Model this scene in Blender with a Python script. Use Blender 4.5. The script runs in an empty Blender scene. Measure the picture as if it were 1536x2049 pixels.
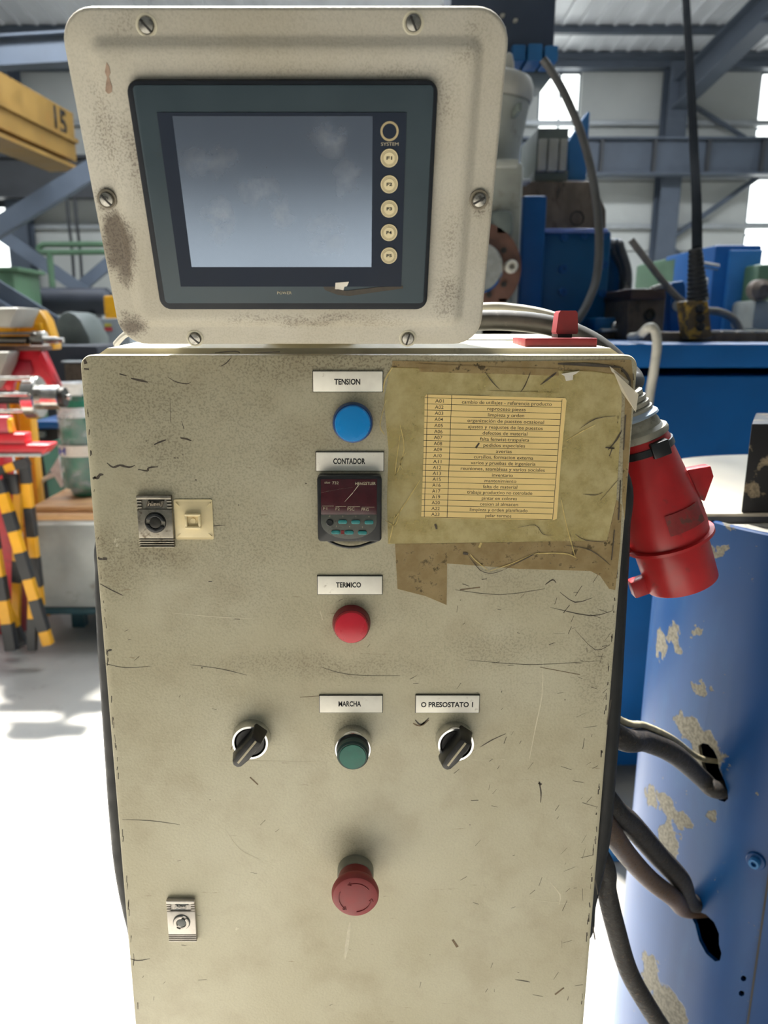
import bpy, bmesh, math, random
from mathutils import Vector, Matrix

random.seed(7)
S = bpy.context.scene
# ------------------------------------------------------------------ camera
W, HGT = 1536, 2049
F, CX, CY = 1540.0, 722.0, 1024.5           # focal length and principal point in pixels
PITCH = math.atan(1540 / 6442)              # looking down 13.4 degrees
EYE = 1.45
cp, sp = math.cos(PITCH), math.sin(PITCH)
cam = bpy.data.cameras.new('camera')
cam.sensor_fit = 'VERTICAL'; cam.sensor_height = 24; cam.sensor_width = 24
cam.lens = F / HGT * 24
cam.shift_x = (W / 2 - CX) / HGT
cam.clip_start = 0.02; cam.clip_end = 200
cam.dof.use_dof = True; cam.dof.focus_distance = 0.58; cam.dof.aperture_fstop = 6.0
camo = bpy.data.objects.new('camera', cam); S.collection.objects.link(camo)
camo.location = (0, 0, EYE); camo.rotation_euler = (math.pi / 2 - PITCH, 0, 0)
S.camera = camo
# ------------------------------------------------------------------ world, sun, added fill lamps, exposure
S.view_settings.view_transform = 'Standard'; S.view_settings.look = 'None'
S.view_settings.gamma = 1; S.view_settings.use_curve_mapping = False
S.view_settings.exposure = 0.14
wd = bpy.data.worlds.new('sky'); S.world = wd; wd.use_nodes = True
wd.node_tree.nodes['Background'].inputs[0].default_value = (0.62, 0.78, 1.0, 1)
wd.node_tree.nodes['Background'].inputs[1].default_value = 1.5
TOSUN = Vector((-0.20, 0.42, 0.885)).normalized()
sl = bpy.data.lights.new('sun', 'SUN'); sl.energy = 21; sl.angle = 0.06; sl.color = (1.0, 0.965, 0.90)
so = bpy.data.objects.new('sun', sl); S.collection.objects.link(so)
so.rotation_euler = TOSUN.to_track_quat('Z', 'Y').to_euler()


def hall_fill_lamp(x, y, z, sx, sy, power):  # unseen area lamp added under the roof to brighten the hall
    l = bpy.data.lights.new('hall_fill_lamp', 'AREA'); l.shape = 'RECTANGLE'; l.size = sx; l.size_y = sy
    l.energy = power; l.color = (0.88, 0.94, 1.0)
    o = bpy.data.objects.new('hall_fill_lamp', l); S.collection.objects.link(o); o.location = (x, y, z)


hall_fill_lamp(3.0, 10.0, 7.2, 8, 1.2, 900)
hall_fill_lamp(-4.5, 10.5, 7.2, 5, 1.2, 520)
hall_fill_lamp(2.2, 4.6, 7.6, 3, 1.2, 240)


# ------------------------------------------------------------------ helpers: pixels to points
def ray(px, py):
    tx, ty = (px - CX) / F, (py - CY) / F
    return Vector((tx, cp - ty * sp, -sp - ty * cp))


def at(px, py, Y):
    d = ray(px, py)
    return d * (Y / d.y) + Vector((0, 0, EYE))


YD = 0.561                                   # front of the cabinet door


def dp(px, py, w=0.0):                        # door coordinates (u, v)
    p = at(px, py, YD - w)
    return (p.x, p.z - EYE)


DOOR = Matrix(((1, 0, 0, 0), (0, 0, -1, YD), (0, 1, 0, EYE), (0, 0, 0, 1)))   # u, v, w -> world
TILT = math.radians(22)
PO = Vector((0, 0.548, EYE - 0.012)); PV = Vector((0, -math.sin(TILT), math.cos(TILT))); PN = Vector((0, -math.cos(TILT), -math.sin(TILT)))
PANEL = Matrix(((1, PV.x, PN.x, PO.x), (0, PV.y, PN.y, PO.y), (0, PV.z, PN.z, PO.z), (0, 0, 0, 1)))


def pp(px, py, w=0.0):                        # terminal panel coordinates (u, v)
    d = ray(px, py); o = PO + PN * w - Vector((0, 0, EYE))
    k = o.dot(PN) / d.dot(PN)
    q = d * k - o
    return ((d * k).x, q.dot(PV))


def lin(c):
    return tuple(((v / 255) / 12.92 if v / 255 <= 0.04045 else ((v / 255 + 0.055) / 1.055) ** 2.4) for v in c) + (1,)


# ------------------------------------------------------------------ helpers: materials
class G:
    def __init__(s, name):
        s.mat = bpy.data.materials.new(name); s.mat.use_nodes = True
        s.nt = s.mat.node_tree; s.N = s.nt.nodes; s.b = s.N['Principled BSDF']
        s.pos = s.N.new('ShaderNodeNewGeometry').outputs['Position']

    def link(s, a, b): s.nt.links.new(a, b)

    def put(s, sock, v):
        if hasattr(v, 'links') or hasattr(v, 'is_output'): s.link(v, sock)
        else: sock.default_value = v

    def noise(s, scale, detail=3, rough=0.55, vec=None, stretch=None, dist=0.0, off=None):
        n = s.N.new('ShaderNodeTexNoise'); n.inputs['Scale'].default_value = scale
        n.inputs['Detail'].default_value = detail; n.inputs['Roughness'].default_value = rough
        n.inputs['Distortion'].default_value = dist
        v = vec or s.pos
        if stretch or off:
            m = s.N.new('ShaderNodeMapping'); m.inputs['Scale'].default_value = stretch or (1, 1, 1)
            m.inputs['Location'].default_value = off or (0, 0, 0); s.link(v, m.inputs[0]); v = m.outputs[0]
        s.link(v, n.inputs['Vector'])
        return n.outputs['Fac']

    def math(s, op, a, b=0.0):
        n = s.N.new('ShaderNodeMath'); n.operation = op; s.put(n.inputs[0], a); s.put(n.inputs[1], b)
        return n.outputs[0]

    def step(s, v, a, b, lo=0.0, hi=1.0):
        n = s.N.new('ShaderNodeMapRange'); n.interpolation_type = 'SMOOTHSTEP'
        s.put(n.inputs[0], v); n.inputs[1].default_value = a; n.inputs[2].default_value = b
        n.inputs[3].default_value = lo; n.inputs[4].default_value = hi
        return n.outputs[0]

    def mix(s, f, a, b):
        n = s.N.new('ShaderNodeMix'); n.data_type = 'RGBA'
        s.put(n.inputs[0], f); s.put(n.inputs[6], a); s.put(n.inputs[7], b)
        return n.outputs[2]

    def blobs(s, lst, warp=0.0, wscale=60):
        v = s.pos
        if warp:
            n = s.N.new('ShaderNodeTexNoise'); n.inputs['Scale'].default_value = wscale; n.inputs['Detail'].default_value = 4
            s.link(s.pos, n.inputs['Vector'])
            m = s.N.new('ShaderNodeVectorMath'); m.operation = 'SUBTRACT'; s.link(n.outputs['Color'], m.inputs[0]); m.inputs[1].default_value = (.5, .5, .5)
            k = s.N.new('ShaderNodeVectorMath'); k.operation = 'SCALE'; s.link(m.outputs[0], k.inputs[0]); k.inputs['Scale'].default_value = warp
            a = s.N.new('ShaderNodeVectorMath'); a.operation = 'ADD'; s.link(v, a.inputs[0]); s.link(k.outputs[0], a.inputs[1]); v = a.outputs[0]
        out = None
        for c, r, st in lst:
            a = s.N.new('ShaderNodeVectorMath'); a.operation = 'SUBTRACT'; s.link(v, a.inputs[0]); a.inputs[1].default_value = c
            b = s.N.new('ShaderNodeVectorMath'); b.operation = 'DIVIDE'; s.link(a.outputs[0], b.inputs[0]); b.inputs[1].default_value = r
            l = s.N.new('ShaderNodeVectorMath'); l.operation = 'LENGTH'; s.link(b.outputs[0], l.inputs[0])
            f = s.step(l.outputs['Value'], 1.0, 0.0, 0.0, st)
            out = f if out is None else s.math('MAXIMUM', out, f)
        return out

    def bump(s, h, strength=0.3, dist=0.001):
        n = s.N.new('ShaderNodeBump'); n.inputs['Strength'].default_value = strength; n.inputs['Distance'].default_value = dist
        s.link(h, n.inputs['Height']); s.link(n.outputs[0], s.b.inputs['Normal'])

    def done(s, col, rough=0.5, metal=0.0, spec=0.5):
        s.put(s.b.inputs['Base Color'], col); s.put(s.b.inputs['Roughness'], rough); s.put(s.b.inputs['Metallic'], metal)
        s.b.inputs['Specular IOR Level'].default_value = spec
        return s.mat


def mat(name, rgb, rough=0.5, metal=0.0, var=0.18, vs=20, dirt=None, dscale=60, dth=(0.55, 0.68), bump=None, spec=0.5, stretch=None):
    g = G(name); c = lin(rgb)
    n = g.noise(vs, 4, stretch=stretch)
    col = g.mix(g.step(n, 0.3, 0.7), tuple(x * (1 - var) for x in c[:3]) + (1,), tuple(min(1, x * (1 + var * .6)) for x in c[:3]) + (1,))
    if dirt:
        col = g.mix(g.step(g.noise(dscale, 6, .65, stretch=stretch), dth[0], dth[1], 0, .85), col, lin(dirt))
    if bump: g.bump(g.noise(bump[0], 3), bump[1], bump[2])
    return g.done(col, g.step(n, 0.2, 0.8, rough * 0.8, min(1, rough * 1.2)), metal, spec)


def glow(name, rgb, strength, base=None):
    g = G(name); g.b.inputs['Emission Color'].default_value = lin(rgb); g.b.inputs['Emission Strength'].default_value = strength
    n = g.noise(3, 2); g.put(g.b.inputs['Emission Strength'], g.step(n, 0, 1, strength * .9, strength * 1.1))
    return g.done(lin(base or rgb), 0.4)


# ------------------------------------------------------------------ helpers: geometry
class MB:
    def __init__(s): s.bm = bmesh.new()

    def add(s, t, M=None, bev=0.0, seg=2, ang=40):
        if bev:
            t.normal_update()
            es = [e for e in t.edges if len(e.link_faces) == 2 and e.calc_face_angle(0) > math.radians(ang)]
            if es: bmesh.ops.bevel(t, geom=es, offset=bev, segments=seg, profile=.5, affect='EDGES', clamp_overlap=True)
        if M is not None: t.transform(M)
        me = bpy.data.meshes.new('tmp'); t.to_mesh(me); t.free()
        s.bm.from_mesh(me); bpy.data.meshes.remove(me)
        return s

    def box(s, x0, x1, y0, y1, z0, z1, M=None, bev=0.0):
        t = bmesh.new()
        v = [t.verts.new((x, y, z)) for z in (z0, z1) for x, y in ((x0, y0), (x1, y0), (x1, y1), (x0, y1))]
        for f in ((3, 2, 1, 0), (4, 5, 6, 7), (0, 1, 5, 4), (1, 2, 6, 5), (2, 3, 7, 6), (3, 0, 4, 7)): t.faces.new([v[i] for i in f])
        return s.add(t, M, bev)

    def prism(s, pts, z0, z1, M=None, bev=0.0, taper=None):
        t = bmesh.new(); n = len(pts)
        a = sum(pts[i][0] * pts[(i + 1) % n][1] - pts[(i + 1) % n][0] * pts[i][1] for i in range(n))
        if a < 0: pts = pts[::-1]
        top = pts
        if taper:
            cx = sum(p[0] for p in pts) / n; cy = sum(p[1] for p in pts) / n
            top = [(cx + (p[0] - cx) * taper, cy + (p[1] - cy) * taper) for p in pts]
        lo = [t.verts.new((p[0], p[1], z0)) for p in pts]; hi = [t.verts.new((p[0], p[1], z1)) for p in top]
        t.faces.new(lo[::-1]); t.faces.new(hi)
        for i in range(n): t.faces.new((lo[i], lo[(i + 1) % n], hi[(i + 1) % n], hi[i]))
        return s.add(t, M, bev)

    def rrect(s, u0, u1, v0, v1, r, z0, z1, M=None, bev=0.0): return s.prism(rr(u0, u1, v0, v1, r), z0, z1, M, bev)

    def loft(s, loops, M=None, cap0=True, cap1=True, closed=True):
        t = bmesh.new(); L = [[t.verts.new(p) for p in lp] for lp in loops]; n = len(L[0])
        for a, b in zip(L, L[1:]):
            for i in range(n if closed else n - 1):
                t.faces.new((a[i], a[(i + 1) % n], b[(i + 1) % n], b[i]))
        if cap0: t.faces.new(L[0][::-1])
        if cap1: t.faces.new(L[-1])
        bmesh.ops.recalc_face_normals(t, faces=t.faces)
        return s.add(t, M)

    def lathe(s, prof, M=None, n=40, cap0=True, cap1=True):
        return s.loft([[(r * math.cos(2 * math.pi * i / n), r * math.sin(2 * math.pi * i / n), z) for i in range(n)] for r, z in prof], M, cap0, cap1)

    def tube(s, pts, r, n=12, smooth=6):
        P = [Vector(p) for p in pts]
        if smooth and len(P) > 2: P = catmull(P, smooth)
        R = r if isinstance(r, (list, tuple)) else [r] * len(P)
        if len(R) != len(P): R = [R[min(len(R) - 1, int(i * len(R) / len(P)))] for i in range(len(P))]
        up = None; loops = []
        for i, p in enumerate(P):
            d = (P[min(i + 1, len(P) - 1)] - P[max(i - 1, 0)]).normalized()
            if up is None:
                up = Vector((0, 0, 1)) if abs(d.z) < .9 else Vector((0, 1, 0))
            x = d.cross(up).normalized(); y = x.cross(d).normalized(); up = y
            loops.append([p + (x * math.cos(2 * math.pi * k / n) + y * math.sin(2 * math.pi * k / n)) * R[i] for k in range(n)])
        return s.loft(loops)

    def bar(s, a, b, w, d, up=(0, 0, 1), bev=0.0):       # straight bar between two points
        a, b = Vector(a), Vector(b); z = (b - a).normalized(); u = Vector(up)
        if abs(u.dot(z)) > .95: u = Vector((0, 1, 0))
        x = z.cross(u).normalized(); y = x.cross(z)
        M = Matrix(((x.x, y.x, z.x, a.x), (x.y, y.y, z.y, a.y), (x.z, y.z, z.z, a.z), (0, 0, 0, 1)))
        return s.box(-w / 2, w / 2, -d / 2, d / 2, 0, (b - a).length, M, bev)

    def text(s, body, u, v, cap, M, w=0.0, width=None, bold=0.0, shear=0.0, rot=0.0, al='CENTER', thick=0.00006):
        c = bpy.data.curves.new('t', 'FONT'); c.body = body; c.size = 1; c.align_x = al; c.align_y = 'CENTER'
        c.offset = bold; c.shear = shear; c.resolution_u = 3
        o = bpy.data.objects.new('t', c); S.collection.objects.link(o)
        me = bpy.data.meshes.new_from_object(o.evaluated_get(bpy.context.evaluated_depsgraph_get()))
        bpy.data.objects.remove(o); bpy.data.curves.remove(c)
        xs = [q.co.x for q in me.vertices]; ys = [q.co.y for q in me.vertices]
        sy = cap / 0.72; sx = sy
        if width: sx = width / (max(xs) - min(xs))
        mx = (max(xs) + min(xs)) / 2 if al == 'CENTER' else 0
        t = bmesh.new(); t.from_mesh(me); bpy.data.meshes.remove(me)
        cyy = 0.0
        t.transform(Matrix.Diagonal((sx, sy, 1, 1)) @ Matrix.Translation((-mx, cyy, 0)))
        if thick:
            ex = bmesh.ops.extrude_face_region(t, geom=t.faces[:])
            bmesh.ops.translate(t, verts=[e for e in ex['geom'] if isinstance(e, bmesh.types.BMVert)], vec=(0, 0, thick))
            bmesh.ops.recalc_face_normals(t, faces=t.faces)
        t.transform(M @ Matrix.Translation((u, v, w)) @ Matrix.Rotation(rot, 4, 'Z'))
        me = bpy.data.meshes.new('tmp'); t.to_mesh(me); t.free(); s.bm.from_mesh(me); bpy.data.meshes.remove(me)
        return s

    def build(s, name, material, parent=None, smooth=True, sharp=32, label=None, kind=None):
        bm = s.bm
        if smooth:
            bm.normal_update()
            for e in bm.edges:
                if len(e.link_faces) == 2 and e.calc_face_angle(0) > math.radians(sharp): e.smooth = False
            for f in bm.faces: f.smooth = True
        lo = Vector((1e9,) * 3); hi = Vector((-1e9,) * 3)
        for v in bm.verts:
            for i in range(3): lo[i] = min(lo[i], v.co[i]); hi[i] = max(hi[i], v.co[i])
        c = (lo + hi) / 2
        if parent is None: c.z = lo.z
        bmesh.ops.translate(bm, verts=bm.verts, vec=-c)
        me = bpy.data.meshes.new(name); bm.to_mesh(me); bm.free()
        for m in (material if isinstance(material, (list, tuple)) else [material]): me.materials.append(m)
        o = bpy.data.objects.new(name, me); S.collection.objects.link(o)
        ORI[o.name] = c.copy()
        if parent is not None: o.parent = parent; o.location = c - ORI[parent.name]
        else: o.location = c
        if label: o['label'] = label
        if kind: o['kind'] = kind
        return o


ORI = {}


def rr(u0, u1, v0, v1, r, n=6):
    out = []
    for cx, cy, a in ((u1 - r, v0 + r, -90), (u1 - r, v1 - r, 0), (u0 + r, v1 - r, 90), (u0 + r, v0 + r, 180)):
        for i in range(n + 1):
            t = math.radians(a + 90 * i / n); out.append((cx + r * math.cos(t), cy + r * math.sin(t)))
    return out


def catmull(P, k):
    out = []
    for i in range(len(P) - 1):
        a = P[max(i - 1, 0)]; b = P[i]; c = P[i + 1]; d = P[min(i + 2, len(P) - 1)]
        for j in range(k):
            t = j / k
            out.append(0.5 * ((2 * b) + (c - a) * t + (2 * a - 5 * b + 4 * c - d) * t * t + (3 * b - a - 3 * c + d) * t ** 3))
    return out + [P[-1]]


def tag(o, label, cat, group=None):
    o['label'] = label; o['category'] = cat
    if group: o['group'] = group
    return o


def thing(name, label, cat, loc, group=None):
    o = bpy.data.objects.new(name, None); S.collection.objects.link(o); o.location = loc
    o.empty_display_size = .05
    ORI[o.name] = Vector(loc)
    return tag(o, label, cat, group)


def fr(o, x=(1, 0, 0), z=(0, 0, 1)):          # frame with local z along z
    z = Vector(z).normalized(); x = Vector(x); x = (x - z * x.dot(z)).normalized(); y = z.cross(x); o = Vector(o)
    return Matrix(((x.x, y.x, z.x, o.x), (x.y, y.y, z.y, o.y), (x.z, y.z, z.z, o.z), (0, 0, 0, 1)))


def pbox(mb, x0, y0, x1, y1, Y, depth, bev=0.0, z0=None):   # upright box whose front, at distance Y, spans the pixel rectangle
    my = (y0 + y1) / 2; mx = (x0 + x1) / 2
    a, b = at(x0, my, Y), at(x1, my, Y); t, u = at(mx, y0, Y), at(mx, y1, Y)
    return mb.box(a.x, b.x, Y, Y + depth, u.z if z0 is None else z0, t.z, None, bev)


def pprism(mb, pix, Y, depth, bev=0.0):       # upright plate of an outline, front at distance Y
    pts = [(at(x, y, Y).x, at(x, y, Y).z) for x, y in pix]
    M = Matrix(((1, 0, 0, 0), (0, 0, -1, Y), (0, 1, 0, 0), (0, 0, 0, 1)))
    return mb.prism(pts, -depth, 0, M, bev)


def dw(px, py, w=0.0):                        # world point on the door
    return at(px, py, YD - w)


# ------------------------------------------------------------------ materials
def r3(a): return (a, a, a)


DB = [(dw(300, 800), (.11, .02, .07), .55), (dw(330, 900), (.05, .02, .04), .6), (dw(560, 900), (.12, .02, .05), .4), (dw(500, 1080), (.14, .02, .06), .35),
      (dw(700, 730), (.22, .02, .022), .75), (dw(300, 1110), (.06, .02, .03), .7), (dw(230, 1120), (.04, .02, .06), .55), (dw(705, 850), (.035, .02, .035), .55),
      (dw(700, 1010), (.05, .02, .05), .6), (dw(705, 1240), (.03, .02, .03), .5), (dw(705, 1480), (.034, .02, .036), .5), (dw(504, 1475), (.03, .02, .034), .5),
      (dw(912, 1478), (.03, .02, .032), .5), (dw(705, 1700), (.04, .02, .04), .2), (dw(1000, 1300), (.1, .02, .03), .4), (dw(640, 1330), (.18, .02, .018), .45),
      (dw(1200, 900), (.04, .02, .14), .9), (dw(1190, 1300), (.03, .02, .1), .5), (dw(260, 730), (.05, .02, .03), .5)]  # grime patches; the halos around the buttons also paint in their soft shadow
g = G('cream_door_paint')
base = g.mix(g.step(g.noise(7, 4), .3, .7), lin((199, 193, 168)), lin((187, 179, 151)))
base = g.mix(g.step(g.noise(26, 5, .6), .45, .75, 0, .32), base, lin((154, 138, 110)))
# vertical trend: grime mixed with painted-in shade, darker towards the top of the door
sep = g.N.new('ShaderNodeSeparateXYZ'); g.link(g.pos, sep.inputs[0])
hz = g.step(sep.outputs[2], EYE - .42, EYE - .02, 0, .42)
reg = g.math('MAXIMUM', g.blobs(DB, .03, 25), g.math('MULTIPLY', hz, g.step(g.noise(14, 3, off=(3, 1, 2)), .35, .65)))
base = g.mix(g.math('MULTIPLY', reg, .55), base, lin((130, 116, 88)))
pits = g.noise(620, 2, .5)
spk = g.math('MULTIPLY', g.step(pits, .47, .63), g.math('ADD', g.math('MULTIPLY', reg, .55), .05))
base = g.mix(g.math('MINIMUM', spk, .62), base, lin((72, 62, 48)))
sc1 = g.step(g.noise(30, 6, .7, stretch=(1, 1, 9), off=(5, 0, 0)), .66, .72, 0, .55)
base = g.mix(sc1, base, lin((120, 96, 70)))
sc2 = g.step(g.noise(40, 5, .75, off=(9, 4, 7)), .70, .74, 0, .8)
base = g.mix(sc2, base, lin((214, 208, 184)))
g.bump(g.noise(520, 2, .5), .32, .0005)
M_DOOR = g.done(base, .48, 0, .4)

g = G('cream_terminal_paint')
PW = lambda x, y: PANEL @ Vector((*pp(x, y), 0))
TB = [(PW(243, 492), (.019, .03, .034), 1.15), (PW(228, 455), (.011, .03, .018), 1.1), (PW(255, 540), (.012, .03, .022), .8), (PW(262, 650), (.017, .03, .014), .95),
      (PW(470, 112), (.12, .03, .008), .12), (PW(560, 150), (.1, .03, .009), .2), (PW(790, 150), (.06, .03, .007), .25), (PW(900, 480), (.012, .03, .05), .3), (PW(895, 590), (.02, .03, .03), .4),
      (PW(955, 60), (.014, .03, .02), .25), (PW(935, 115), (.02, .03, .01), .28), (PW(215, 260), (.022, .03, .07), .35), (PW(270, 300), (.012, .03, .06), .4), (PW(250, 45), (.03, .03, .012), .25),
      (PW(620, 640), (.12, .03, .008), .4), (PW(960, 410), (.012, .03, .011), .6), (PW(212, 400), (.012, .03, .011), .7), (PW(880, 200), (.02, .03, .03), .3)]  # faint blobs near the top paint in shading; the rest are stains
base = g.mix(g.step(g.noise(10, 4), .3, .7), lin((186, 181, 168)), lin((174, 167, 150)))
reg = g.blobs(TB, .014, 60)
base = g.mix(g.step(g.math('MULTIPLY', reg, 1.0), .14, .85, 0, .92), base, lin((92, 80, 66)))
base = g.mix(g.math('MULTIPLY', g.step(g.noise(780, 2, .5), .46, .64), g.step(reg, .05, .5, .10, .6)), base, lin((66, 56, 46)))
base = g.mix(g.step(g.noise(60, 5, .7, off=(2, 2, 2)), .70, .76, 0, .7), base, lin((110, 96, 76)))
g.bump(g.noise(430, 2, .5), .35, .0005)
M_TERM = g.done(base, .5, 0, .4)

M_CREAM = mat('cream_body_paint', (196, 190, 168), .45, var=.12, vs=30, dirt=(110, 98, 78), dscale=40, dth=(.6, .75), bump=(500, .3, .0005))
M_DARK = mat('black_rubber', (26, 27, 28), .6, var=.3, vs=60)
M_BLACKP = mat('black_plastic', (24, 26, 28), .35, var=.25, vs=120, dirt=(74, 70, 62), dscale=160, dth=(.6, .8))
M_KNOB = mat('worn_black_knob', (30, 29, 28), .38, var=.35, vs=220, dirt=(92, 84, 72), dscale=240, dth=(.6, .8))
M_CHROME = mat('chrome', (205, 205, 205), .16, 1.0, var=.1, vs=200)
M_STEEL = mat('turned_steel', (190, 186, 180), .22, 1.0, var=.15, vs=50)
M_ZINC = mat('cast_zinc', (150, 144, 132), .42, .85, var=.25, vs=150, dirt=(80, 68, 54), dscale=180, dth=(.52, .7))
M_ZINC2 = mat('clean_cast_zinc', (196, 190, 182), .45, .6, var=.12, vs=150)
M_ZINCD = mat('dark_recess', (52, 50, 46), .45, .5, var=.3, vs=200)
M_LOGO = mat('logo_relief', (152, 142, 126), .4, .7, var=.2, vs=300)
M_SCREW = mat('screw_steel', (140, 138, 132), .3, 1.0, var=.3, vs=300)
M_SLOT = mat('screw_slot', (30, 28, 26), .6)
M_PLATE = mat('white_engraved_laminate', (252, 246, 232), .4, var=.07, vs=60, dirt=(150, 128, 100), dscale=90, dth=(.62, .78))
M_INK = mat('black_ink', (24, 22, 20), .5)
M_BLUEL = mat('blue_lens', (0, 112, 172), .28, var=.08, vs=40); 
_b = M_BLUEL.node_tree.nodes['Principled BSDF']; _b.inputs['Emission Color'].default_value = lin((0, 112, 180)); _b.inputs['Emission Strength'].default_value = .22
M_REDL = mat('red_lens', (196, 26, 48), .28, var=.08, vs=40)
M_GREENL = mat('green_cap', (10, 104, 88), .35, var=.12, vs=90)
M_REDB = mat('faded_red_plastic', (142, 46, 48), .5, var=.12, vs=80, dirt=(120, 66, 60), dscale=60, dth=(.55, .75))
M_REDD = mat('dark_red_plastic', (118, 24, 28), .5, var=.1, vs=90)
M_GREYP = mat('grey_collar', (128, 126, 112), .5, var=.15, vs=80)
M_IVORY = mat('ivory_nylon', (232, 214, 168), .35, var=.08, vs=60, dirt=(190, 150, 96), dscale=50, dth=(.6, .8))
M_HMI = mat('teal_grey_bezel', (56, 69, 76), .42, var=.06, vs=40, spec=.25, dirt=(58, 52, 46), dscale=36, dth=(.62, .8))
M_HMID = mat('dark_teal_window', (34, 42, 56), .4, var=.05, vs=40, spec=.12)
M_RIM = mat('black_gasket', (30, 34, 40), .5, var=.1, vs=80, spec=.2)
M_BTN = mat('beige_key', (214, 200, 160), .45, var=.05, vs=100)
M_KEYR = mat('brown_key_ring', (134, 120, 88), .5, var=.1, vs=300)
M_KEYT = mat('pale_print', (176, 166, 140), .5)
M_RINGP = mat('ochre_print', (172, 156, 116), .5)

g = G('touch_screen_glass')
n = g.noise(46, 5, .65); n2 = g.noise(900, 2, .5)
smudge = g.blobs([(PW(445, 440), (.012, .03, .018), .8), (PW(520, 385), (.02, .03, .012), .4), (PW(660, 275), (.018, .03, .016), .5), (PW(690, 360), (.012, .03, .018), .4), (PW(650, 450), (.02, .03, .01), .35),
                  (PW(430, 330), (.03, .03, .012), .4), (PW(560, 430), (.01, .03, .016), .5), (PW(660, 490), (.02, .03, .012), .35)], .02, 90)
col = g.mix(g.math('MULTIPLY', smudge, g.step(n, .35, .6)), lin((62, 66, 74)), lin((118, 112, 104)))
col = g.mix(g.step(g.noise(170, 4, .6), .74, .78, 0, .8), col, lin((190, 186, 178)))
g.b.inputs['IOR'].default_value = 2.35
M_LCD = g.done(col, g.step(smudge, 0, 1, .13, .4), 0, .6)
g.b.inputs['Specular Tint'].default_value = (.58, .74, 1, 1)

g = G('aged_clear_tape')
n = g.noise(60, 5, .65); c0 = g.mix(g.step(n, .3, .7), lin((198, 182, 128)), lin((214, 200, 152)))
c0 = g.mix(g.step(g.noise(120, 6, .7, stretch=(1, 1, .4)), .62, .74, 0, .5), c0, lin((88, 72, 46)))
tr = g.N.new('ShaderNodeBsdfTransparent'); tr.inputs[0].default_value = (.98, .95, .80, 1); mx = g.N.new('ShaderNodeMixShader')
g.done(c0, .3, 0, .5); g.link(g.step(n, .2, .8, .34, .55), mx.inputs[0]); g.link(tr.outputs[0], mx.inputs[1]); g.link(g.b.outputs[0], mx.inputs[2])
g.bump(g.noise(90, 4, stretch=(1, 1, .5)), .5, .0008)
g.link(mx.outputs[0], g.N['Material Output'].inputs[0]); M_TAPE = g.mat

g = G('brown_tape')
n = g.noise(80, 5, .65); c0 = g.mix(g.step(n, .3, .7), lin((164, 142, 102)), lin((186, 166, 126)))
c0 = g.mix(g.step(g.noise(160, 6, .7), .56, .68, 0, .85), c0, lin((60, 48, 32)))
tr = g.N.new('ShaderNodeBsdfTransparent'); tr.inputs[0].default_value = (.92, .86, .70, 1); mx = g.N.new('ShaderNodeMixShader')
g.done(c0, .4, 0, .4); mx.inputs[0].default_value = .5; g.link(tr.outputs[0], mx.inputs[1]); g.link(g.b.outputs[0], mx.inputs[2])
g.link(mx.outputs[0], g.N['Material Output'].inputs[0]); M_TAPEB = g.mat
M_PAPER = mat('yellowed_paper', (236, 206, 138), .6, var=.06, vs=30, dirt=(196, 160, 100), dscale=40, dth=(.6, .8))
M_WHITEP = mat('white_torn_paper', (214, 208, 196), .6, var=.1, vs=120)
g = G('clear_plastic_film')
tr = g.N.new('ShaderNodeBsdfTransparent'); mx = g.N.new('ShaderNodeMixShader'); g.done(lin((212, 204, 186)), .2); mx.inputs[0].default_value = .55
g.bump(g.noise(60, 3), .5, .002)
g.link(tr.outputs[0], mx.inputs[1]); g.link(g.b.outputs[0], mx.inputs[2]); g.link(mx.outputs[0], g.N['Material Output'].inputs[0]); M_FILM = g.mat
M_SCR = mat('bare_scratch', (72, 64, 54), .6, var=.3, vs=300)
M_SCRB = mat('brown_scuff', (118, 98, 72), .6, var=.3, vs=300)
M_SCRL = mat('pale_scratch', (212, 204, 178), .5, var=.1, vs=300)
M_FOLD = mat('film_fold_glint', (198, 178, 118), .25, var=.15, vs=200)
M_REDP = mat('red_plug_plastic', (178, 28, 32), .38, var=.14, vs=40, dirt=(112, 44, 40), dscale=70, dth=(.58, .74), bump=(80, .15, .0006))
M_REDPD = mat('dirty_red_label', (140, 40, 40), .5, var=.2, vs=120, dirt=(90, 60, 52), dscale=120, dth=(.5, .65))
M_GREYR = mat('grey_rubber', (150, 146, 132), .55, var=.2, vs=80, dirt=(86, 80, 68), dscale=90, dth=(.55, .7))
M_CABLE = mat('dusty_black_cable', (58, 58, 56), .5, var=.3, vs=60, dirt=(120, 116, 106), dscale=120, dth=(.6, .8))
M_HOSEG = mat('grey_hose', (176, 172, 160), .5, var=.15, vs=30)
M_BRAID = mat('greasy_braided_hose', (30, 26, 23), .65, var=.45, vs=220, dirt=(78, 62, 48), dscale=260, dth=(.55, .7), bump=(420, .5, .001))
M_TAN = mat('tan_hose', (176, 166, 138), .45, var=.25, vs=60, dirt=(60, 52, 42), dscale=50, dth=(.6, .72))
M_IRON = mat('galvanised_steel', (168, 172, 170), .5, .3, var=.2, vs=6, dirt=(120, 118, 106), dscale=5)

CC, CR = Vector((.656, 1.015)), .2326


def cyl(px, py):
    d = ray(px, py); a = d.x ** 2 + d.y ** 2; b = d.x * CC.x + d.y * CC.y; c = CC.length_squared - CR ** 2
    q = b * b - a * c; k = (b - math.sqrt(max(q, 0))) / a
    return d * k + Vector((0, 0, EYE))


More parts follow.
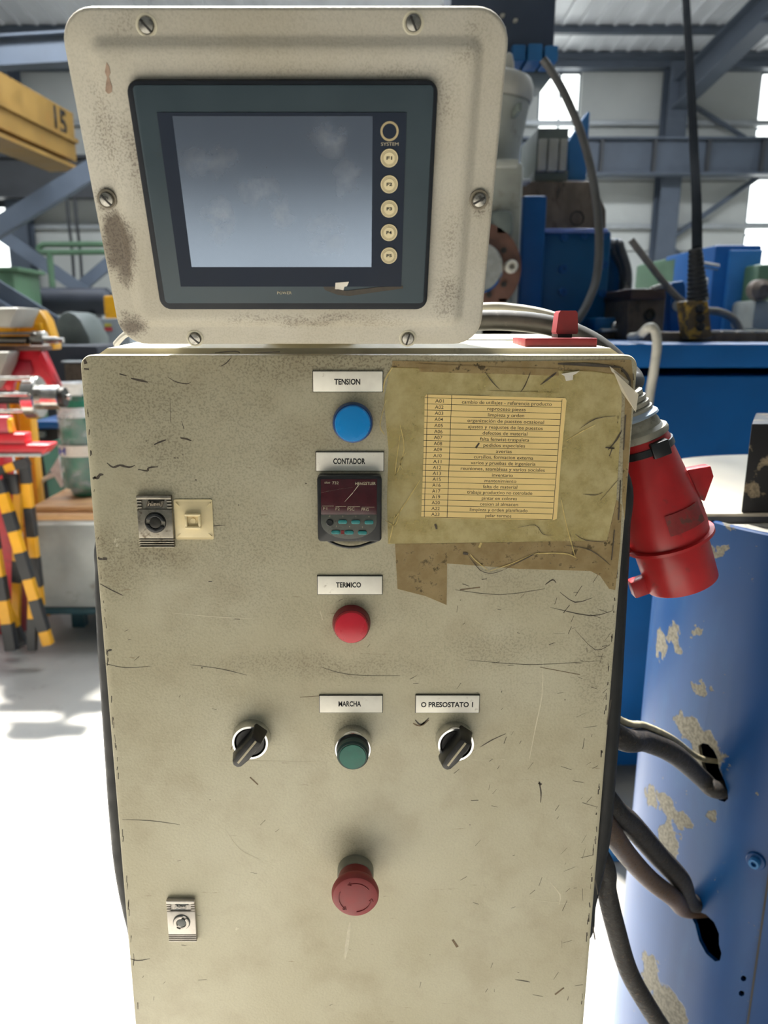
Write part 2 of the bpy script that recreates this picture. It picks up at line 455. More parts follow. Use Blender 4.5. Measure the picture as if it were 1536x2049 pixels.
def bluepaint(name, rgb, chips, chipc, rough=.35, warp=.05, ws=24, micro=(60, .72, .76), scuff=None):
    g = G(name)
    b = g.mix(g.step(g.noise(5, 4), .3, .7), lin(rgb), tuple(v * .82 for v in lin(rgb)[:3]) + (1,))
    if scuff: b = g.mix(g.step(g.noise(9, 6, .6, stretch=(1, 1, .35)), .5, .72, 0, .55), b, lin(scuff))
    f = g.step(g.noise(micro[0], 5, .65), micro[1], micro[2])
    if chips: f = g.math('MAXIMUM', f, g.step(g.blobs(chips, warp, ws), .30, .38))
    cc = g.mix(g.step(g.noise(240, 3), .35, .65), lin(chipc), tuple(v * .55 for v in lin(chipc)[:3]) + (1,))
    b = g.mix(f, b, cc)
    g.bump(g.math('MULTIPLY', f, -1.0), .4, .0012)
    return g.done(b, g.step(f, 0, 1, rough, .7), 0, .35)


CH = [(cyl(1322, 1290), (.022, .03, .038), 1), (cyl(1347, 1275), (.020, .03, .026), 1), (cyl(1380, 1460), (.04, .05, .035), 1), (cyl(1410, 1520), (.045, .05, .06), 1), (cyl(1300, 1590), (.018, .03, .032), 1),
      (cyl(1330, 1610), (.03, .04, .03), 1), (cyl(1362, 1640), (.03, .04, .025), 1), (cyl(1335, 1670), (.022, .04, .045), 1), (cyl(1345, 1730), (.015, .03, .04), .9), (cyl(1340, 2020), (.09, .05, .06), 1), (cyl(1300, 1950), (.03, .04, .06), .9),
      (cyl(1405, 1380), (.012, .03, .02), .7), (cyl(1460, 1050), (.012, .03, .01), .8), (cyl(1440, 1100), (.012, .03, .02), .7), (cyl(1430, 1635), (.012, .03, .018), .8), (cyl(1392, 1265), (.008, .02, .014), .8)]
M_CYL = bluepaint('chipped_blue_paint', (2, 64, 122), CH, (128, 124, 112), .36, warp=.045, ws=46, micro=(52, .67, .70), scuff=(24, 82, 132))
M_BLUE = bluepaint('blue_machine_paint', (0, 84, 150), [], (120, 98, 80), .4, micro=(22, .73, .76))
M_BLUE2 = bluepaint('light_blue_paint', (52, 118, 176), [], (150, 160, 170), .4, micro=(22, .74, .78))
M_BLUE3 = bluepaint('deep_blue_paint', (0, 84, 132), [], (60, 60, 70), .45, micro=(14, .72, .75))
M_BLKCHIP = bluepaint('chipped_black_paint', (34, 34, 36), [], (150, 136, 112), .5, micro=(30, .55, .60))
M_CAST = mat('grey_cast_paint', (148, 150, 142), .5, var=.15, vs=9, dirt=(104, 100, 90), dscale=10, dth=(.55, .75))
M_CAST2 = mat('grey_green_cover', (96, 104, 100), .5, var=.15, vs=12)
M_BROWN = mat('oily_brown_casting', (104, 90, 76), .55, .1, var=.35, vs=14, dirt=(56, 46, 40), dscale=16, dth=(.5, .66), stretch=(1, 1, .5))
M_RUST = mat('brown_flange', (92, 62, 50), .5, var=.25, vs=20)
M_GREYL = mat('pale_grey_cover', (166, 164, 154), .5, var=.12, vs=10)
M_WHITET = mat('white_round_table_top', (190, 182, 164), .45, var=.06, vs=12)
M_STRUCT = mat('blue_grey_structural_paint', (84, 93, 106), .5, var=.12, vs=2)
M_STRUCTD = mat('dark_structural_paint', (66, 68, 72), .55, var=.15, vs=2)
M_WALL = mat('white_sandwich_panel', (196, 198, 194), .55, var=.05, vs=1.2)
M_GIRT = mat('galvanised_girt', (178, 182, 184), .4, .4, var=.1, vs=4)
M_ROOF = mat('roof_sheet', (236, 238, 242), .42, .1, var=.12, vs=2.2, stretch=(1, .2, 1))
M_WIN = glow('bright_translucent_window', (246, 250, 246), 2.6)
M_WINL = glow('bright_side_window', (244, 250, 240), 2.6)
M_YEL = mat('crane_yellow', (136, 106, 52), .5, var=.14, vs=3, dirt=(140, 100, 48), dscale=2.5, dth=(.55, .75))
M_YEL2 = mat('safety_yellow', (236, 170, 20), .4, var=.1, vs=8, dirt=(140, 90, 20), dscale=14, dth=(.6, .75))
M_STRB = mat('stripe_black', (44, 45, 47), .45, var=.2, vs=12)
M_REDM = mat('red_machine_paint', (204, 26, 44), .35, var=.2, vs=9, dirt=(120, 14, 26), dscale=10, dth=(.55, .7))
M_REDT = mat('red_tray_paint', (206, 44, 54), .35, var=.12, vs=9)
M_WOOD = mat('pale_wood_board', (206, 164, 118), .6, var=.2, vs=12, stretch=(.2, 1, 1), dirt=(150, 104, 66), dscale=16)
M_TEAL = mat('teal_paint', (96, 156, 140), .45, var=.12, vs=9)
M_TEALD = mat('dark_teal_rail', (34, 74, 84), .45)
M_GREENB = mat('green_canister', (44, 116, 92), .35, var=.25, vs=20)
g = G('crumpled_clear_wrap')
tr = g.N.new('ShaderNodeBsdfTransparent'); mx = g.N.new('ShaderNodeMixShader'); g.done(lin((206, 212, 210)), .15); g.link(g.step(g.noise(14, 4), .35, .7, .08, .5), mx.inputs[0])
g.bump(g.noise(24, 4, .6), .9, .02)
g.link(tr.outputs[0], mx.inputs[1]); g.link(g.b.outputs[0], mx.inputs[2]); g.link(mx.outputs[0], g.N['Material Output'].inputs[0]); M_WRAP = g.mat
M_WHITE = mat('white_wrap', (226, 228, 226), .35, var=.15, vs=30)
M_GREENM = mat('machine_green', (74, 104, 78), .5, var=.15, vs=5)
M_PEND = mat('pendant_yellow', (196, 150, 50), .5, var=.25, vs=30, dirt=(52, 46, 40), dscale=24, dth=(.42, .52))
M_GREYBOX = mat('grey_enclosure', (150, 156, 158), .5, var=.06, vs=5)
M_TANK = mat('dark_tank', (40, 44, 54), .6, var=.2, vs=4)
M_STICKY = mat('yellow_sticker', (214, 200, 60), .5)
M_STICKR = mat('red_sticker', (196, 60, 66), .5)

g = G('concrete_floor')
n = g.noise(1.3, 5, .6)
col = g.mix(g.step(n, .3, .7), lin((168, 166, 160)), lin((196, 192, 184)))
col = g.mix(g.step(g.noise(6, 6, .65, off=(4, 4, 0)), .56, .72, 0, .5), col, lin((132, 126, 118)))
g.bump(g.noise(60, 4), .15, .002)
M_FLOOR = g.done(col, g.step(g.noise(2.4, 4), .3, .7, .34, .55), 0, .5)


# ------------------------------------------------------------------ the hall
def struct(o): o['kind'] = 'structure'; return o


XL, XR, YF, YB = -9.0, 11.0, -7.0, 18.0
struct(MB().box(XL, XR, YF, YB, -.2, 0).build('floor', M_FLOOR))


def roof_z(y): return 7.0 + .06 * (YB - y)


# roof in sheets, with the open skylight the sun falls through
ceil = struct(MB().box(XL, XR, YB - 1.5, YB + .3, 7.35, 7.4).build('ceiling', M_ROOF))
HX0, HX1, HY0, HY1 = -5.0, -1.08, 2.2, 6.45


def sheet(x0, x1, y0, y1):
    a, b = roof_z(y0), roof_z(y1)
    m = MB(); M = Matrix(((1, 0, 0, 0), (0, 1, 0, 0), (0, (b - a) / (y1 - y0), 1, 0), (0, 0, 0, 1)))
    z = a - (b - a) / (y1 - y0) * y0
    m.box(x0, x1, y0, y1, z, z + .06, M)
    x = x0 + .15
    while x < x1 - .1 and y1 > 14:
        m.box(x, x + .07, y0, y1, z - .035, z, M); x += .33
    m.build('roof_sheet', M_ROOF, ceil, smooth=False)


for y0, y1 in ((YF, -2.4), (-2.4, HY0)): sheet(XL, XR, y0, y1)
sheet(XL, HX0, HY0, HY1); sheet(HX1, XR, HY0, HY1)
for y0, y1 in ((HY1, 10.5), (10.5, 15), (15, 16.5), (16.5, YB)):
    for k in range(5): sheet(XL + 4 * k, XL + 4 * k + 4, y0, y1)
for y in (10.5, 12, 13.5, 15.0, 16.5, 17.7):
    MB().box(XL, XR, y - .07, y + .07, roof_z(y) - .15, roof_z(y) - .02).build('purlin', M_STRUCT, ceil, smooth=False)

# back wall: cladding rows between girts, one panel to each bay
wall = struct(MB().box(XL, XR, YB + .12, YB + .3, 0, 7.3).build('wall_back', M_STRUCTD))
rows = [(0, 1.4), (1.42, 3.1), (3.12, 4.55), (4.57, 5.68), (5.7, 7.1)]
cols = [(-7.78, -5.2), (-5.15, -3.0), (-2.95, -.6), (-.55, 1.6), (1.65, 3.78), (4.68, 6.5), (6.55, 8.48), (9.42, 11)]
for z0, z1 in rows:
    for x0, x1 in cols:
        MB().box(x0, x1, YB, YB + .1, z0, z1, None, .01).build('wall_panel', M_WALL, wall, smooth=False)
for z in (1.95, 3.62, 4.62, 5.7):
    MB().box(XL, XR, YB - .16, YB - .01, z - .05, z + .05, None, .008).build('girt', M_GIRT, wall, smooth=False)
MB().box(XL, XR, YB - .3, YB, 6.72, 6.98).build('eaves_beam', M_STRUCT, wall, smooth=False)


def window(n, x0, x1, z0, z1, splits, xb=()):
    w = struct(MB().box(x0 - .03, x1 + .03, YB + .06, YB + .12, z0, z1).build('window_%d' % n, M_STRUCT))
    zs = [z0] + list(splits) + [z1]; xs = [x0] + list(xb) + [x1]
    for a, b in zip(zs, zs[1:]):
        for c, d in zip(xs, xs[1:]):
            MB().box(c + .025, d - .025, YB + .03, YB + .055, a + .02, b - .02, None, .01).build('pane', M_WIN, w, smooth=False)


window(1, 3.80, 4.66, 0.6, 6.7, (2.2, 3.62, 5.62), (4.24,))
window(2, 8.50, 9.40, 1.2, 6.7, (3.12, 3.45, 3.7, 5.62))
window(3, -8.75, -7.82, 2.75, 4.05, (3.55,))
struct(MB().box(XL - .2, XL, YF, YB + .3, 0, 8.6).build('wall_left', M_WALL))
struct(MB().box(XR, XR + .2, YF, YB + .3, 0, 8.6).build('wall_right', M_WALL))
struct(MB().box(XL, XR, YF - .2, YF, 0, 8.6).build('wall_front', M_WALL))


def ibeam(mb, a, b, h, w, t=.03, up=(0, 0, 1)):
    a, b = Vector(a), Vector(b); z = (b - a).normalized(); u = Vector(up)
    x = z.cross(u).normalized(); y = x.cross(z); L = (b - a).length
    M = Matrix(((x.x, y.x, z.x, a.x), (x.y, y.y, z.y, a.y), (x.z, y.z, z.z, a.z), (0, 0, 0, 1)))
    mb.box(-t / 2, t / 2, -h / 2 + t, h / 2 - t, 0, L, M); mb.box(-w / 2, w / 2, -h / 2, -h / 2 + t, 0, L, M); mb.box(-w / 2, w / 2, h / 2 - t, h / 2, 0, L, M)
    return mb


# portal frames on the back wall: column with its rafter
def portal(x, label):
    t = thing('portal_frame', label, 'column', (x, YB - .4, 0))
    ibeam(MB(), (x, YB - .38, 0), (x, YB - .38, 6.75), .42, .42, .03, (0, 1, 0)).build('column', M_STRUCT, t, smooth=False)
    a = Vector((x, YB - .45, 6.1)); b = Vector((x + .25, YB - 3.6, roof_z(YB - 3.6) - .55)); c = Vector((x + .4, 6.6, roof_z(6.6) - .55))
    ibeam(MB(), a, b, .55, .34, .03).build('rafter_haunch', M_STRUCT, t, smooth=False)
    ibeam(MB(), b, c, .4, .3, .03).build('rafter', M_STRUCT, t, smooth=False)


portal(6.55, 'blue-grey steel column and rafter against the white wall behind the pendant cable')
portal(-7.35, 'dark steel column beside the side window at the left edge')
for i, (a, b, r) in enumerate([((1345, 185), (1490, 276), .05), ((1345, 475), (1530, 345), .06), ((1335, 490), (1385, 530), .05)]):
    p, q = at(*a, YB - .25), at(*b, YB - .25)
    lab = ['thin diagonal brace above the crane rail, right of the column', 'long diagonal brace rising to the right window below the crane rail', 'short diagonal brace low beside the green machine'][i]
    tag(MB().tube([p, q], r, 10, 0).build('wall_brace', M_STRUCT), lab, 'brace', 'braces on the back wall')

t = thing('crane_runway', 'dark blue-grey crane rail girder running along the back wall', 'beam', (6, YB - .9, 4.7))
p0, p1 = at(1300, 281, YB - .9), at(1300, 347, YB - .9)
MB().box(1.0, XR, YB - .92, YB - .88, p1.z, p0.z).build('web', M_STRUCT, t, smooth=False)
MB().box(1.0, XR, YB - 1.06, YB - .74, p0.z, p0.z + .04).box(1.0, XR, YB - 1.06, YB - .74, p1.z - .04, p1.z).build('flange', M_STRUCT, t, smooth=False)
for x in (1305, 1412, 1520, 1200):
    xx = at(x, 314, YB - .9).x
    MB().box(xx - .03, xx + .03, YB - 1.04, YB - .92, p1.z, p0.z).build('stiffener', M_STRUCTD, t, smooth=False)

t = thing('crane_runway', 'dark brown crane rail girder above the cream wall on the left', 'beam', (-5, YB - .9, 4.3))
p0, p1 = at(120, 318, YB - .9), at(120, 392, YB - .9)
MB().box(XL, -1.0, YB - .95, YB - .85, p1.z, p0.z).build('web', M_STRUCTD, t, smooth=False)
MB().box(XL, -1.0, YB - 1.08, YB - .72, p0.z, p0.z + .05).box(XL, -1.0, YB - 1.08, YB - .72, p1.z - .05, p1.z).build('flange', M_STRUCTD, t, smooth=False)

# roof girder across the left
t = thing('roof_girder', 'blue-grey roof girder crossing the dark ceiling at upper left', 'beam', (-5, 13, 5.8))
a, b = at(-60, 110, 13), at(420, 82, 13)
ibeam(MB(), a, b, .42, .3, .03).build('girder', M_STRUCT, t, smooth=False)

# bridge crane
dirc = Vector((.112, 1, 0)).normalized()
A = at(0, 143, 11); Bq = at(0, 287, 11)
a = Vector((A.x, A.y, 0)) - dirc * 3; L = 5.0
t = thing('bridge_crane', 'yellow overhead crane girder at the upper left', 'crane', (a.x, a.y, Bq.z))
Mx = fr((a.x, a.y, 0), (0, 0, 1), dirc)          # local x up, y sideways, z along
hh0, hh1 = Bq.z, A.z
MB().box(hh0 + .16, hh1, -.34, 0, 0, L, Mx, .01).build('box_girder', M_YEL, t, smooth=False)
MB().box(hh0 + .42, hh0 + .48, -.38, .05, 0, L, Mx).build('rail_flange', M_YEL, t, smooth=False)
MB().box(hh0, hh0 + .05, -.4, .12, 0, L - .12, Mx).build('lower_flange', M_YEL, t, smooth=False)
MB().box(hh0 + .05, hh0 + .17, -.2, -.1, 0, L - .1, Mx).build('web', M_BROWN, t, smooth=False)
w0 = Mx @ Vector((hh0 + .62, .003, 4.55))
# lettering on the side that faces the hall
side = Mx @ Vector((0, 1, 0)) - Mx @ Vector((0, 0, 0))
Mt = fr(w0, dirc if side.x > 0 else -dirc, side)
MB().text('15', 0, 0, .34, Mt, .004, bold=.03, rot=0).build('lettering', M_INK, t, smooth=False)

# stair stringer, braces and pipe frame at the left
tag(MB().bar(at(-60, 552, 7.5), at(215, 722, 7.5), .05, .22, (0, 0, 1)).bar(at(-60, 570, 7.42), at(215, 735, 7.42), .12, .05, (0, 0, 1)).build('stair_stringer', M_STRUCT, smooth=False),
    'sloping dark steel stair stringer behind the yellow guard', 'stair')
for i, (a, b, Y, wd) in enumerate([((215, 322), (-40, 478), 12, .26), ((0, 468), (250, 640), 14, .2), ((20, 695), (300, 457), 14.3, .2)]):
    lab = ['thick grey diagonal brace rising from the left edge to the crane', 'grey diagonal brace sloping down to the right across the cream wall', 'grey diagonal brace rising to the right across the cream wall'][i]
    tag(MB().bar(at(*a, Y), at(*b, Y), wd, wd * .6, (0, -1, 0)).build('steel_brace', M_STRUCT, smooth=False), lab, 'brace', 'steel braces at the left')
g0 = [at(x, y, 13) for x, y in ((330, 489), (110, 489), (85, 491), (77, 497), (85, 504), (110, 505), (330, 503))]
pr = thing('pipe_rail', 'green rounded pipe rail in front of the cream wall', 'railing', (at(110, 500, 13).x, 13, 0))
MB().tube(g0, .045, 10, 6).build('loop', M_GREENM, pr)
MB().tube([(g0[2].x + .1, 13, 0), (g0[2].x + .1, 13, g0[4].z)], .05, 10, 0).build('post', M_GREENM, pr)
MB().tube([(g0[0].x, 13, 0), (g0[0].x, 13, g0[0].z)], .05, 10, 0).build('post', M_GREENM, pr)
for i, (x, lab) in enumerate(((132, 'left cable hanging down the cream wall'), (148, 'right cable hanging down the cream wall'))):
    tag(MB().tube([at(x, 380, 17), at(x + 6, 450, 17), at(x + 12, 500, 17), at(x + 18, 590, 17)], .035, 8, 4).build('hanging_cable', M_STRUCTD), lab, 'cable')

# ------------------------------------------------------------------ control cabinet
zt, zb = EYE - .0185, EYE - .6165
cab = thing('control_cabinet', 'worn cream control cabinet with labelled buttons and lamps on its door', 'cabinet', (0, .68, 0))
# enclosure body with a slightly pitched top and a rain lip
bx0, bx1 = -.194, .191
m = MB()
m.loft([[(bx0, y, zb + .004), (bx1, y, zb + .004), (bx1, y, z), (bx1 - .006, y, z + .004), (bx0 + .006, y, z + .004), (bx0, y, z)] for y, z in ((.583, EYE - .0185), (.80, EYE - .010))])
m.build('body', M_CREAM, cab)
MB().box(bx0 + .004, bx1 - .004, .5775, .586, zb + .006, EYE - .0195).build('door_gasket', M_DARK, cab)
MB().box(-.17, .17, .62, .79, 0, .035).box(-.15, .15, .64, .77, .034, zb + .006).build('stand', M_STRUCT, cab)
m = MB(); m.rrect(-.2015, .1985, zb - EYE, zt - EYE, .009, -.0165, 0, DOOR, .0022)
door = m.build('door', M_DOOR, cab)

# scratches and chips on the door paint
def strip(mb, pix, wpx, w=.00012):
    P = [Vector((*dp(x, y), 0)) for x, y in pix]
    if len(P) > 2: P = catmull(P, 3)
    n = len(P); k = .00037 * wpx; L = []; R = []
    for i, p in enumerate(P):
        d = (P[min(i + 1, n - 1)] - P[max(i - 1, 0)]).normalized(); q = Vector((-d.y, d.x, 0))
        h = k * .5 * (0.25 + .75 * math.sin(math.pi * (i + .35) / (n - .3))) * random.uniform(.7, 1.25)
        L.append(p + q * h); R.append(p - q * h)
    t = bmesh.new()
    for i in range(n - 1):
        v = [t.verts.new((a.x, a.y, w)) for a in (L[i], R[i], R[i + 1], L[i + 1])]
        t.faces.new(v)
    mb.add(t, DOOR)


m = MB()
for pix, wd in ([((214, 926), (226, 935), (240, 931), (258, 935), (270, 931)), 5], [((276, 939), (294, 942), (298, 936), (316, 934)), 4], [((188, 955), (194, 957), (200, 950), (207, 950)), 6], [((186, 958), (192, 954)), 9],
                [((360, 876), (372, 878), (383, 882)), 4], [((308, 890), (318, 885), (332, 880)), 3.5], [((169, 719), (172, 728)), 8], [((168, 738), (178, 739)), 5], [((198, 1114), (198, 1118), (206, 1119)), 5], [((206, 1118), (214, 1118)), 8],
                [((200, 1168), (222, 1180), (247, 1192)), 2.2], [((215, 1303), (219, 1301), (224, 1300)), 4], [((207, 1327), (250, 1336), (300, 1333)), 1.6], [((380, 1330), (440, 1338), (494, 1351)), 1.4],
                [((1078, 1563), (1082, 1586), (1081, 1606)), 3], [((1077, 1566), (1083, 1570)), 6], [((441, 733), (452, 727), (462, 716)), 2.4], [((335, 754), (352, 764), (374, 768), (382, 764)), 1.6], [((262, 757), (284, 762), (296, 765)), 4], [((239, 748), (253, 752)), 3.5],
                [((404, 1058), (430, 1052), (450, 1051)), 1.6], [((340, 795), (341, 845)), 1.2], [((363, 842), (368, 858)), 1.6], [((930, 1320), (1060, 1330), (1200, 1322)), 1.2], [((910, 1180), (1000, 1190), (1090, 1178)), 1.4],
                [((1120, 1185), (1150, 1205), (1185, 1196)), 2], [((1100, 1215), (1180, 1232), (1225, 1222)), 1.8], [((1090, 1170), (1105, 1160), (1112, 1166)), 3], [((830, 1440), (842, 1450), (858, 1436)), 3.5], [((1150, 1260), (1190, 1300), (1220, 1290)), 1.4],
                [((960, 1495), (985, 1480), (1012, 1468)), 2], [((255, 1916), (275, 1922), (300, 1918)), 2.2], [((245, 1640), (300, 1642), (360, 1650)), 1.3], [((1030, 1960), (1050, 1963), (1060, 1965)), 2.4], [((430, 706), (470, 703), (480, 706)), 3], [((510, 706), (560, 704)), 2.6],
                [((640, 1334), (700, 1350), (800, 1352)), 1.3], [((1186, 1855), (1190, 1880)), 4], [((1190, 1760), (1196, 1790)), 3], [((1222, 1400), (1214, 1450)), 3]):
    strip(m, pix, wd)
for x, y, s in ((293, 882, 2.4), (350, 916, 3.4), (356, 916, 3), (366, 910, 2.5), (392, 960, 3), (477, 1010, 2.5), (404, 1336, 3.2), (700, 1900, 2), (860, 1910, 2.2), (760, 1075, 2), (565, 1200, 2), (612, 967, 3), (420, 1600, 2), (940, 1650, 2.2), (1130, 1400, 2.5)):
    strip(m, ((x - s / 2, y), (x + s / 2, y + .6)), s)
for _ in range(150):                                     # short nicks, crowding towards the right edge
    x = random.choice((random.uniform(900, 1230), random.uniform(1120, 1236), random.uniform(200, 1200)))
    y = random.uniform(1150, 2040); xr = 1275 - .082 * (y - 740) - 8; xl = 160 + .084 * (y - 740) + 6
    if not xl < x < xr: continue
    a = random.uniform(-.5, 1.6); l = random.uniform(6, 32) * (1 if x > 1050 else .6)
    strip(m, ((x, y), (min(xr, x + l * math.cos(a)), y - l * math.sin(a) * .8)), random.uniform(.8, 1.8))
for k in range(90):                                      # worn edges
    y = random.uniform(745, 2045); side = random.random() < .62
    x = (1275 - .0822 * (y - 740) - random.uniform(7, 10)) if side else (160.5 + .084 * (y - 740) + random.uniform(6.5, 9))
    strip(m, ((x, y), (x + random.uniform(-1.5, 1.5), y + random.uniform(4, 16))), random.uniform(1.2, 4.2 if side else 2.6))
m.build('paint_scratches', M_SCR, cab, smooth=False, kind='stuff', label='dark scratches and chips in the door paint')
m = MB()
for pix, wd in ([((1086, 1316), (1084, 1390), (1072, 1450), (1058, 1522)), 2.5], [((340, 1226), (430, 1234), (505, 1238)), 1.8], [((430, 1525), (520, 1523), (640, 1526)), 1.4], [((700, 1845), (694, 1890), (690, 1920)), 9], [((945, 1520), (1010, 1520)), 1.6],
                [((1100, 1765), (1120, 1790), (1118, 1810)), 3], [((1060, 1800), (1140, 1808)), 2], [((450, 1660), (480, 1700), (520, 1720)), 1.6], [((640, 1222), (645, 1240)), 2]):
    strip(m, pix, wd)
m.build('pale_scratches', M_SCRL, cab, smooth=False, kind='stuff', label='pale scratches and drips on the door paint')
m = MB()
for pix, wd in ([((826, 1447), (840, 1452), (858, 1440)), 5], [((600, 1395), (680, 1390)), 2], [((1080, 1335), (1160, 1350)), 2.5], [((920, 1180), (960, 1175)), 4], [((905, 1880), (915, 1895)), 10], [((1110, 1990), (1128, 1976)), 6], [((500, 1555), (516, 1570)), 4], [((470, 1480), (462, 1500)), 3]):
    strip(m, pix, wd)
m.build('brown_scuffs', M_SCRB, cab, smooth=False, kind='stuff', label='brown scuff marks on the door paint')


def nameplate(px0, py0, px1, py1, text, tx, ty, tw, th):
    u0, v1 = dp(px0, py0, .0012); u1, v0 = dp(px1, py1, .0012)
    m = MB(); m.box(u0 - .0004, u1 + .0004, v0 - .0004, v1 + .0004, 0, .0012, DOOR, .0002)
    o = m.build('nameplate', M_INK, cab, label='white plate engraved %s' % text)
    MB().box(u0, u1, v0, v1, .0011, .0016, DOOR, .0003).build('plate_face', M_PLATE, o)
    k = .561 * .00066
    cu, cv = dp(tx, ty, .0016); a, b = dp(tx - tw / 2, ty, .0016), dp(tx + tw / 2, ty, .0016)
    hh = dp(tx, ty - th / 2, .0016)[1] - dp(tx, ty + th / 2, .0016)[1]
    MB().text(text, cu, cv, hh, DOOR, .00161, b[0] - a[0], bold=.03).build('lettering', M_INK, o, smooth=False)


nameplate(626, 743, 765, 783.5, 'TENSION', 694.5, 764.5, 52, 11.5)
nameplate(632, 905, 767, 942, 'CONTADOR', 698.5, 923.5, 64, 11)
nameplate(635, 1153, 764, 1189, 'TERMICO', 697, 1171, 50, 10)
nameplate(639, 1392, 764.5, 1425.5, 'MARCHA', 699.5, 1409, 45, 10)
nameplate(832, 1391.5, 957.5, 1426, 'O PRESOSTATO 1', 894, 1410.5, 104, 10)


def pilot(px, py, lens, label):
    u, v = dp(px, py); M = DOOR @ Matrix.Translation((u, v, 0))
    o = MB().lathe([(.0148, 0), (.0148, .002), (.0142, .0055), (.0138, .0075), (.0130, .0078), (.0130, .004)], M, cap1=False).build('pilot_light', lens[1], cab, label=label)
    MB().lathe([(.0129, .003), (.0129, .0092), (.0122, .0106), (.008, .0114), (.001, .0117)], M).build('lens', lens[0], o)


M_BLUED = mat('dark_blue_rim', (10, 66, 130), .35); M_REDRIM = mat('dark_red_rim', (120, 16, 30), .35)
pilot(705.5, 845, (M_BLUEL, M_BLUED), 'round blue pilot light under the TENSION plate')
pilot(703, 1246, (M_REDL, M_REDRIM), 'round red pilot light under the TERMICO plate')


def lever_mb(M):
    m = MB(); prof = [(-.0075, -.0142), (.0075, -.0142), (.0084, .0060), (.0062, .0150), (.003, .0178), (-.003, .0178), (-.0062, .0150), (-.0084, .006)]
    return m.prism([(x * .82, -y * 1.12) for x, y in prof], .006, .0215, M, .0016, .80)


def selector(px, py, ang, label):
    u, v = dp(px, py); M = DOOR @ Matrix.Translation((u, v, 0)); R = M @ Matrix.Rotation(math.radians(ang), 4, 'Z')
    o = MB().lathe([(.0155, 0), (.0152, .004), (.0147, .0085), (.0143, .0098), (.0126, .0098), (.0124, .006)], M, cap1=False).build('selector_switch', M_CHROME, cab, label=label)
    MB().lathe([(.0124, .001), (.0124, .0078), (.011, .0092), (.001, .0094)], M).build('dial', M_KNOB, o)
    lever_mb(R).build('lever', M_KNOB, o)
    MB().box(-.0009, .0009, -.0135, .0105, .0208, .0219, R, .0003).build('pointer_line', M_KEYT, o)


selector(503.5, 1474, -38, 'black selector switch on the left, chrome ring')
selector(909, 1478, -34, 'black selector switch under the PRESOSTATO plate')

u, v = dp(706, 1484); M = DOOR @ Matrix.Translation((u, v, 0))
o = MB().lathe([(.0152, 0), (.0150, .006), (.0147, .0115), (.0141, .0125), (.0131, .0125), (.0129, .006)], M, cap1=False).build('push_button', M_CHROME, cab, label='green push button in a chrome ring under the MARCHA plate')
MB().lathe([(.0128, .001), (.0128, .0125), (.0126, .0145)], M).build('guard', M_BLACKP, o)
MB().lathe([(.0124, .0136), (.0124, .0205), (.0112, .0222), (.001, .0226)], M).build('cap', mat('green_cap_side', (24, 60, 58), .5), o)
MB().lathe([(.0105, .0222), (.0102, .0230), (.001, .0232)], M).build('cap_face', M_GREENL, o)

# emergency stop
u, v = dp(711, 1741); M = DOOR @ Matrix.Translation((u, v, 0))
es = MB().lathe([(.0152, 0), (.0152, .007), (.0148, .0095), (.0136, .0105)], M).build('emergency_stop', M_GREYP, cab, label='red mushroom emergency stop on a grey collar')
m = MB().lathe([(.0142, .010), (.0148, .013), (.0150, .018), (.0150, .021)], M)
for k in range(40):
    a = 2 * math.pi * k / 40
    m.box(-.0003, .0003, .0148, .0153, .0195, .0232, M @ Matrix.Rotation(a, 4, 'Z'))
m.build('ribbed_neck', M_REDD, es)
MB().lathe([(.0150, .021), (.0182, .0235), (.0192, .0265), (.0190, .0295), (.0178, .0315), (.0150, .0324), (.001, .0330)], M, 56).build('mushroom_head', M_REDB, es)
m = MB()
for a0 in (35, 155, 275):
    pts = [(math.cos(math.radians(a0 + t * 9)) * .0132, math.sin(math.radians(a0 + t * 9)) * .0132, .0326) for t in range(10)]
    m.tube([M @ Vector(p) for p in pts], .00042, 6, 0)
    e = Vector(pts[-1]); d = (Vector(pts[-1]) - Vector(pts[-2])).normalized(); q = Vector((-d.y, d.x, 0))
    m.tube([M @ (e - d * .0024 + q * .0015), M @ e, M @ (e - d * .0024 - q * .0015)], .00042, 6, 0)
m.build('turn_arrows', M_REDD, es)


